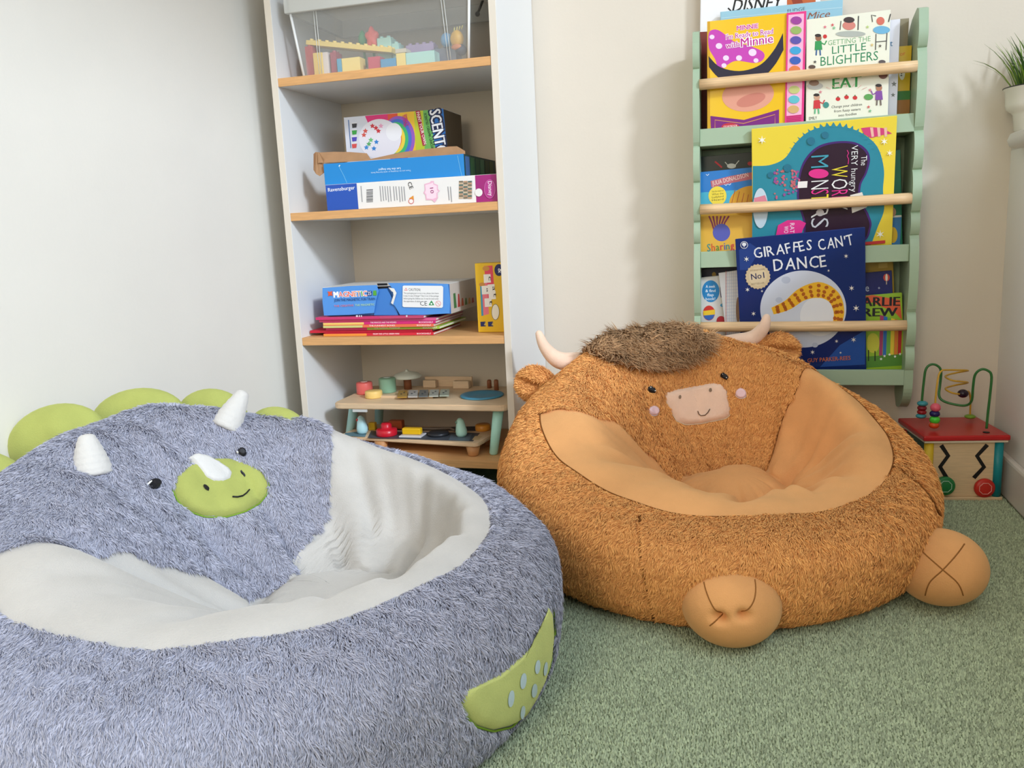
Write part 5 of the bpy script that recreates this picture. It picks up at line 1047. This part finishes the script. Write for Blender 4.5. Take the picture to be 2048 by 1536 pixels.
dr, p = disc('drum', 0, 730, 787, .0205, .029, (226, 104, 96), tb); MB().lathe([(.009, .0305), (.009, .0312)], P((240, 200, 190)), Matrix.Translation((p[0], p[1], AT)), 16).build('drum_emblem', dr)
disc('drum', 0, 748, 795, .0215, .017, (238, 200, 118), tb); dr, p = disc('drum', 0, 776, 784, .0215, .036, (140, 180, 150), tb); MB().lathe([(.009, .0375), (.009, .0382)], P((220, 232, 220)), Matrix.Translation((p[0], p[1], AT)), 16).build('drum_emblem', dr)
p = onp(816, 778, AT); MB().lathe([(.010, 0), (.010, .030), (.008, .032)], mat('walnut', (140, 84, 52), .5), Matrix.Translation((p[0], p[1], AT)), 18).build('mushroom_stem', tb)
MB().lathe([(.006, .027), (.036, .030), (.038, .033), (.030, .040), (.014, .045), (.004, .047), (.004, .050), (.002, .0515)], P((222, 224, 208), .4), Matrix.Translation((p[0], p[1], AT)), 32).build('cymbal', tb)
for k, c in enumerate(((206, 164, 80), (214, 214, 214), (120, 130, 136), (196, 206, 200), (180, 196, 184))):
    q = [onp(796+21*k-1, 796-.7*k, AT+.006), onp(796+21*k+18, 796-.7*k-.3, AT+.006), onp(796+21*k+19, 783-.7*k, AT+.006), onp(796+21*k+1.5, 783-.5*k, AT+.006)]
    kb = MB().prism(q, (0, 0, .003), mat('chime_%d' % k, c, .25, metal=.5)).build('chime_bar', tb); ce = sum(q)/4
    for dy in (-.008, .010): MB().lathe([(.0022, AT+.0092), (.0022, AT+.0105)], P((60, 60, 60), .3), Matrix.Translation((ce[0], ce[1]+dy, 0)), 8).build('rivet', kb)
MB().box((-.862, 1.840, AT+.0003), (-.725, 1.846, AT+.006), M_BEECH).build('chime_rest', tb)
q0 = onp(862, 776, AT)
MB().box((-.800, 1.968, AT+.0003), (-.765, 1.984, AT+.020), M_BEECH, .002).build('guiro_block', tb); MB().box((-.715, 1.958, AT+.0003), (-.672, 1.976, AT+.020), M_BEECH, .002).build('guiro_block', tb)
MB().prism([(-.80+.128*t_, 1.985+.006*math.sin(math.pi*t_), AT+.0003) for t_ in np.linspace(0, 1, 12)]+[(-.672-.128*t_, 1.993, AT+.0003) for t_ in np.linspace(0, 1, 4)], (0, 0, .026), M_BEECH).build('arched_rail', tb)
for (u, v, h) in ((979, 776, .021), (993, 780, .026)):
    p = onp(u, v, AT); MB().lathe([(.0058, 0), (.0058, h-.003), (.004, h)], mat('walnut', (140, 84, 52), .5), Matrix.Translation((p[0], p[1], AT+.0003)), 14).build('peg', tb)
p = onp(964, 792, AT); MB().lathe([(.052, .0003), (.053, .003), (.051, .005), (.041, .004), (.036, .002), (.0005, .0018)], P((74, 142, 172), .4), Matrix.Translation((p[0], p[1], AT)), 40).build('blue_dish', tb)
# busy board under the table
LZ = .1265
bb = thing('busy_board', (-.78, 1.86, S4), 'flat wooden busy board with knobs pushed under the activity table', 'toy board')
slab([(-.972, 1.813), (-.594, 1.768), (-.575, 1.905), (-.952, 1.945)], LZ-.009, LZ, M_BEECH, .014).build('board', bb)
for (u, v) in ((951, 905), (771, 905)):
    p = atz(u, v, S4); p = np.array([-.612, 1.790, S4]) if u > 900 else np.array([-.855, 1.812, S4]); MB().lathe([(.0115, .0006), (.0125, .003), (.0175, LZ-.0094-S4)], mat('tan_wood', (196, 140, 88), .5), Matrix.Translation(p), 20).build('foot', bb)
for p in ((-.93, 1.925, S4), (-.60, 1.885, S4)): MB().lathe([(.0115, .0006), (.0125, .003), (.0175, LZ-.0094-S4)], mat('tan_wood', (196, 140, 88), .5), Matrix.Translation(p), 20).build('foot', bb)
pl = Print((0, 0, LZ), (0, 0, 1))
def tp(u0, v0, u1, v1, c): pl.poly([(u0+5, v0), (u1, v0), (u1-1, v1), (u0, v1)], c)
pl.poly([(690, 866), (736, 861), (730, 874), (688, 872)], (96, 128, 140)).poly([(742, 862), (960, 866), (946, 883), (735, 876)], (72, 78, 86)).poly([(700, 858), (980, 852), (968, 862), (742, 860)], (60, 58, 64)).poly([(902, 868), (944, 868), (938, 882), (898, 880)], (96, 110, 122)).poly([(950, 872), (965, 872), (958, 880), (944, 880)], (206, 176, 130)); pl.build('board_print', bb)
def bird(u, v, rgb, m2):
    p = onp(u, v, LZ); M = Matrix.Translation((p[0], p[1], LZ+.0005)); b = MB(); 
    b.lathe([(.010, 0), (.0135, .006), (.014, .014), (.0115, .026), (.0100, .034), (.0085, .040), (.004, .0445), (.0008, .0455)], P(rgb, .4), M @ Matrix.Rotation(math.radians(-4), 4, 'Y'), 22); o = b.build('bird_switch', bb)
    MB().ell((p[0]-.009, p[1]-.006, LZ+.036), (.0045, .003, .004), P(m2, .4), None, 10, 8).build('beak', o)
bird(726, 867, (190, 232, 236), (196, 60, 60)); bird(924, 873, (186, 228, 208), (120, 150, 130))
p = onp(774, 870, LZ); MB().lathe([(.0255, .0004), (.026, .003), (.0255, .015), (.022, .017), (.013, .0175), (.0135, .026), (.011, .031), (.001, .0315)], P((206, 30, 48), .3), Matrix.Translation((p[0], p[1], LZ)), 30).build('red_knob', bb)
p = onp(824, 873, LZ); MB().box((p[0]-.028, p[1]-.017, LZ+.0004), (p[0]+.030, p[1]+.022, LZ+.005), P((214, 212, 214), .35), .002).build('switch_plate', bb); MB().box((p[0]-.024, p[1]-.004, LZ+.0054), (p[0]+.024, p[1]+.012, LZ+.021), P((240, 190, 30), .3), .0025).build('rocker_switch', bb)
p = onp(877, 870, LZ); MB().lathe([(.026, .0004), (.026, .006), (.024, .008), (.0008, .0082)], P((44, 46, 50), .35), Matrix.Translation((p[0], p[1], LZ)), 28).build('black_dial', bb)
p = onp(966, 860, LZ); MB().lathe([(.0185, .0004), (.019, .003), (.0185, .013), (.016, .015), (.0008, .015)], P((226, 150, 50), .35), Matrix.Translation((p[0], p[1], LZ)), 26).build('orange_dial', bb)
p = onp(742, 860, LZ); MB().box((p[0]-.004, p[1]-.006, LZ+.0004), (p[0]+.014, p[1]+.008, LZ+.020), P((236, 186, 40), .35), .002).build('yellow_block', bb)
p = onp(793, 853, LZ); MB().lathe([(.020, .0004), (.020, .005), (.018, .007), (.0008, .007)], P((130, 176, 170), .4), Matrix.Translation((p[0], p[1], LZ)), 24).build('teal_dial', bb)
p = onp(797, 846, LZ); MB().box((-.868, 1.885, LZ+.0004), (-.830, 1.905, LZ+.022), P((190, 90, 44), .4), .003).build('orange_block', bb)
MB().tube([(-.79, 1.86, LZ+.004), (-.77, 1.875, LZ+.007), (-.735, 1.872, LZ+.007), (-.70, 1.882, LZ+.007), (-.685, 1.872, LZ+.004)], .0035, P((120, 104, 90), .4), 8).build('wavy_track', bb)
# ------------------------------------------------------------------ bead-maze activity cube in the corner
ROT = math.radians(8); CC = Vector((.434, 1.948, 0)); MC = Matrix.Translation(CC) @ Matrix.Rotation(ROT, 4, 'Z')
cu = thing('activity_cube', tuple(CC), 'wooden activity cube with a red top and a wire bead maze', 'toy')
h_ = .079; M_PLY = mat('pale_plywood', (226, 198, 158), .5, var=.07, vscale=8, grain=(4, 4, 40))
M_RED = P((190, 34, 36), .3); M_TEAL = P((24, 140, 150), .4)
MB().box((-h_, -h_, .0006), (h_, h_, .0086), M_PLY, .002, MC).build('base_plate', cu)
MB().box((-h_-.003, -h_-.003, .128), (h_+.003, h_+.003, .1325), mat('cream_ply', (226, 214, 190), .5), .001, MC).build('trim_plate', cu)
MB().box((-h_-.006, -h_-.006, .1327), (h_+.006, h_+.006, .144), M_RED, .003, MC).build('red_top', cu)
q_ = h_-.010
for (x, y, c) in ((-q_, -q_, (226, 190, 40)), (q_, -q_, (24, 140, 150)), (-q_, q_, (200, 50, 50)), (q_, q_, (70, 150, 70))): MB().lathe([(.0092, .0088), (.0092, .1278)], P(c, .4), MC @ Matrix.Translation((x, y, 0)), 18).build('corner_post', cu)
pn = MB().box((-q_+.009, -q_-.003, .0088), (q_-.009, -q_+.003, .1278), M_PLY, .0006, MC).build('front_panel', cu)
for s_ in (-1, 1): MB().box((s_*q_-.003, -q_+.0095, .0088), (s_*q_+.003, q_-.0095, .1278), P((226, 198, 158)) if s_ > 0 else P((60, 90, 70), .5), .0006, MC).build('side_panel', cu)
MB().box((-q_+.009, q_-.003, .0088), (q_-.009, q_+.003, .1278), M_PLY, .0006, MC).build('back_panel', cu)
yfp = -q_-.0032
def slot(pts):
    V = []; P_ = np.array(pts); 
    for i, p in enumerate(P_):
        d = P_[min(i+1, len(P_)-1)]-P_[max(i-1, 0)]; d = d/np.linalg.norm(d); n_ = np.array([-d[1], d[0]])*.0042; V.append((p+n_, p-n_))
    mb = MB()
    for i in range(len(V)-1): mb.prism([MC @ Vector((q[0], yfp-.0001, q[1])) for q in (V[i][0], V[i+1][0], V[i+1][1], V[i][1])], MC.to_3x3() @ Vector((0, -.0006, 0)), P((20, 18, 20), .5))
    mb.build('zigzag_slot', cu)
slot([(-.046, .121), (-.031, .098), (-.046, .074), (-.032, .050)]); slot([(.045, .121), (.026, .097), (.041, .073), (.022, .049)])
for (x, z, c, c2, nm) in ((-.036, .033, (40, 130, 70), (190, 224, 200), 'green_slider'), (.043, .028, (206, 50, 40), (240, 170, 160), 'red_slider')):
    M = MC @ Matrix.Translation((x, yfp-.001, z)) @ Matrix.Rotation(math.pi/2, 4, 'X'); o = MB().lathe([(.0205, 0), (.0205, .005), (.018, .008), (.0008, .008)], P(c, .35), M, 28).build(nm, cu)
    MB().tube([M @ Vector((.0118*(1+.09*(k % 2))*math.cos(k*math.pi/8), .0118*(1+.09*(k % 2))*math.sin(k*math.pi/8), .0083)) for k in range(16)], .0008, P(c2), 6, True).build('ring_mark', o)
# wires and beads: threaded in the plane of the cube, drawn from the photo at the cube's depth
def wp(u, v, y): return aty(u, v, y)
gy = 1.955
green = spline([wp(1842, 836, gy), wp(1844, 800, gy), wp(1848, 760, gy), wp(1852, 738, gy), wp(1862, 729, gy), wp(1874, 731, gy), wp(1882, 742, gy), wp(1880, 770, gy), wp(1878, 790, gy-.01), wp(1885, 801, gy-.015), wp(1905, 808, gy-.02), wp(1930, 811, gy-.03), wp(1943, 802, gy-.04), wp(1946, 775, gy-.05), wp(1950, 750, gy-.055), wp(1962, 739, gy-.06), wp(1975, 741, gy-.06), wp(1983, 752, gy-.06), wp(1980, 790, gy-.06), wp(1976, 825, gy-.06), wp(1973, 857, gy-.06)], 90)
MB().tube(green, .0026, P((52, 112, 56), .3), 10).build('green_wire', cu)
hel = [wp(1868, 852, 1.905), wp(1871, 800, 1.91), wp(1876, 757, 1.915), wp(1883, 742, 1.92), wp(1896, 740, 1.93), wp(1936, 741, 1.955), wp(1915, 745, 1.985), wp(1891, 752, 1.965), wp(1905, 761, 1.93), wp(1936, 765, 1.955), wp(1912, 770, 1.985), wp(1891, 777, 1.965), wp(1905, 786, 1.94), wp(1925, 788, 1.955), wp(1937, 783, 1.97), wp(1941, 800, 1.985), wp(1940, 832, 1.99)]
MB().tube(spline(hel, 110), .0020, P((206, 160, 50), .3), 8).build('yellow_wire', cu)
def bead(name, u, v, y, r, h, c): MB().ell(wp(u, v, y), (r, r, h), P(c, .25), None, 20, 12).build('bead', cu)
for (u, v, r, h, c) in ((1845, 807, .0112, .0062, (64, 150, 160)), (1844, 816, .0098, .0062, (130, 30, 40)), (1843.5, 824, .0098, .0062, (150, 30, 36)), (1842, 832, .0108, .0055, (64, 150, 160))): bead('', u, v, gy, r, h, c)
for (u, v, r, h, c) in ((1871, 815, .0105, .0095, (226, 96, 116)), (1869.5, 827.5, .0105, .0075, (34, 30, 90)), (1869.5, 839.5, .0105, .0092, (80, 206, 60)), (1868, 850, .0105, .0075, (214, 80, 36))): bead('', u, v, 1.907, r, h, c)
c = wp(1926, 787, 1.955); MB().ell(c, (.011, .011, .0092), P((40, 24, 40), .25)).build('bead', cu); c = wp(1940, 833, 1.99); MB().ell(c, (.0115, .0115, .005), P((120, 160, 50), .3)).build('bead', cu)
c = wp(1973, 857, gy-.06); MB().lathe([(.0065, 0), (.0065, .0012)], P((20, 20, 20)), Matrix.Translation((c[0], c[1], .1442)), 16).build('wire_socket', cu)

# ------------------------------------------------------------------ potted grass on the window sill
PC = Vector((.576, 1.985, SZ+.0315))
pot = thing('potted_grass', tuple(PC), 'green artificial grass in a white pot on the window sill', 'potted plant')
M_POT = mat('white_ceramic', (232, 226, 212), .25, spec=.5)
MB().lathe([(.040, 0), (.046, .004), (.049, .040), (.052, .046), (.0615, .054), (.064, .064), (.0655, .098), (.069, .102), (.069, .105), (.064, .1045), (.061, .095), (.0605, .085), (.0005, .085)], M_POT, Matrix.Translation(PC) @ Matrix.Diagonal((1, 1, .84, 1)), 44).build('pot', pot)
MB().tube([PC+Vector((.0692*math.cos(a), .0692*math.sin(a), .0876)) for a in np.linspace(0, 2*math.pi, 44, endpoint=False)], .0012, P((50, 46, 44), .4), 6, True).build('rim_line', pot)
MB().lathe([(.0005, .0716), (.0595, .0716), (.0595, .074), (.0005, .078)], mat('soil', (58, 44, 32), .95, bump=.6, bscale=200), Matrix.Translation(PC), 30).build('soil', pot)
rr = random.Random(3); GC = ((108, 140, 38), (140, 164, 58), (84, 120, 40), (58, 94, 34))
for k in range(120):
    a = rr.uniform(0, 6.283); r = .048*math.sqrt(rr.random()); L = rr.uniform(.075, .135); ln = rr.uniform(.0, .55)+r*6; a2 = a+rr.uniform(-.5, .5)
    if k < 3: a2 = math.pi+rr.uniform(-.25, .25); ln = .85; L = .11; r = .05; a = math.pi
    b = PC+Vector((r*math.cos(a), r*math.sin(a), .074)); pts = []
    for t_ in np.linspace(0, 1, 6):
        th_ = ln*(.4+.6*t_); pts.append(b+Vector((math.cos(a2)*math.sin(th_)*L*t_, math.sin(a2)*math.sin(th_)*L*t_, math.cos(th_)*L*t_)))
    for p_ in pts: p_.y = min(p_.y, YD-.006)
    sd3 = Vector((-math.sin(a2), math.cos(a2), 0)); w_ = rr.uniform(.0018, .0034); V = []; F = []
    for i, p_ in enumerate(pts):
        q = w_*(1-(i/5)**1.6)+.0002; V += [p_-sd3*q, p_+Vector((math.cos(a2), math.sin(a2), 0))*q*.35, p_+sd3*q]
    for i in range(5): F += [(3*i, 3*i+1, 3*i+4, 3*i+3), (3*i+1, 3*i+2, 3*i+5, 3*i+4)]
    MB().add(V, F, P(GC[k % 4], .5)).build('grass_blade', pot)
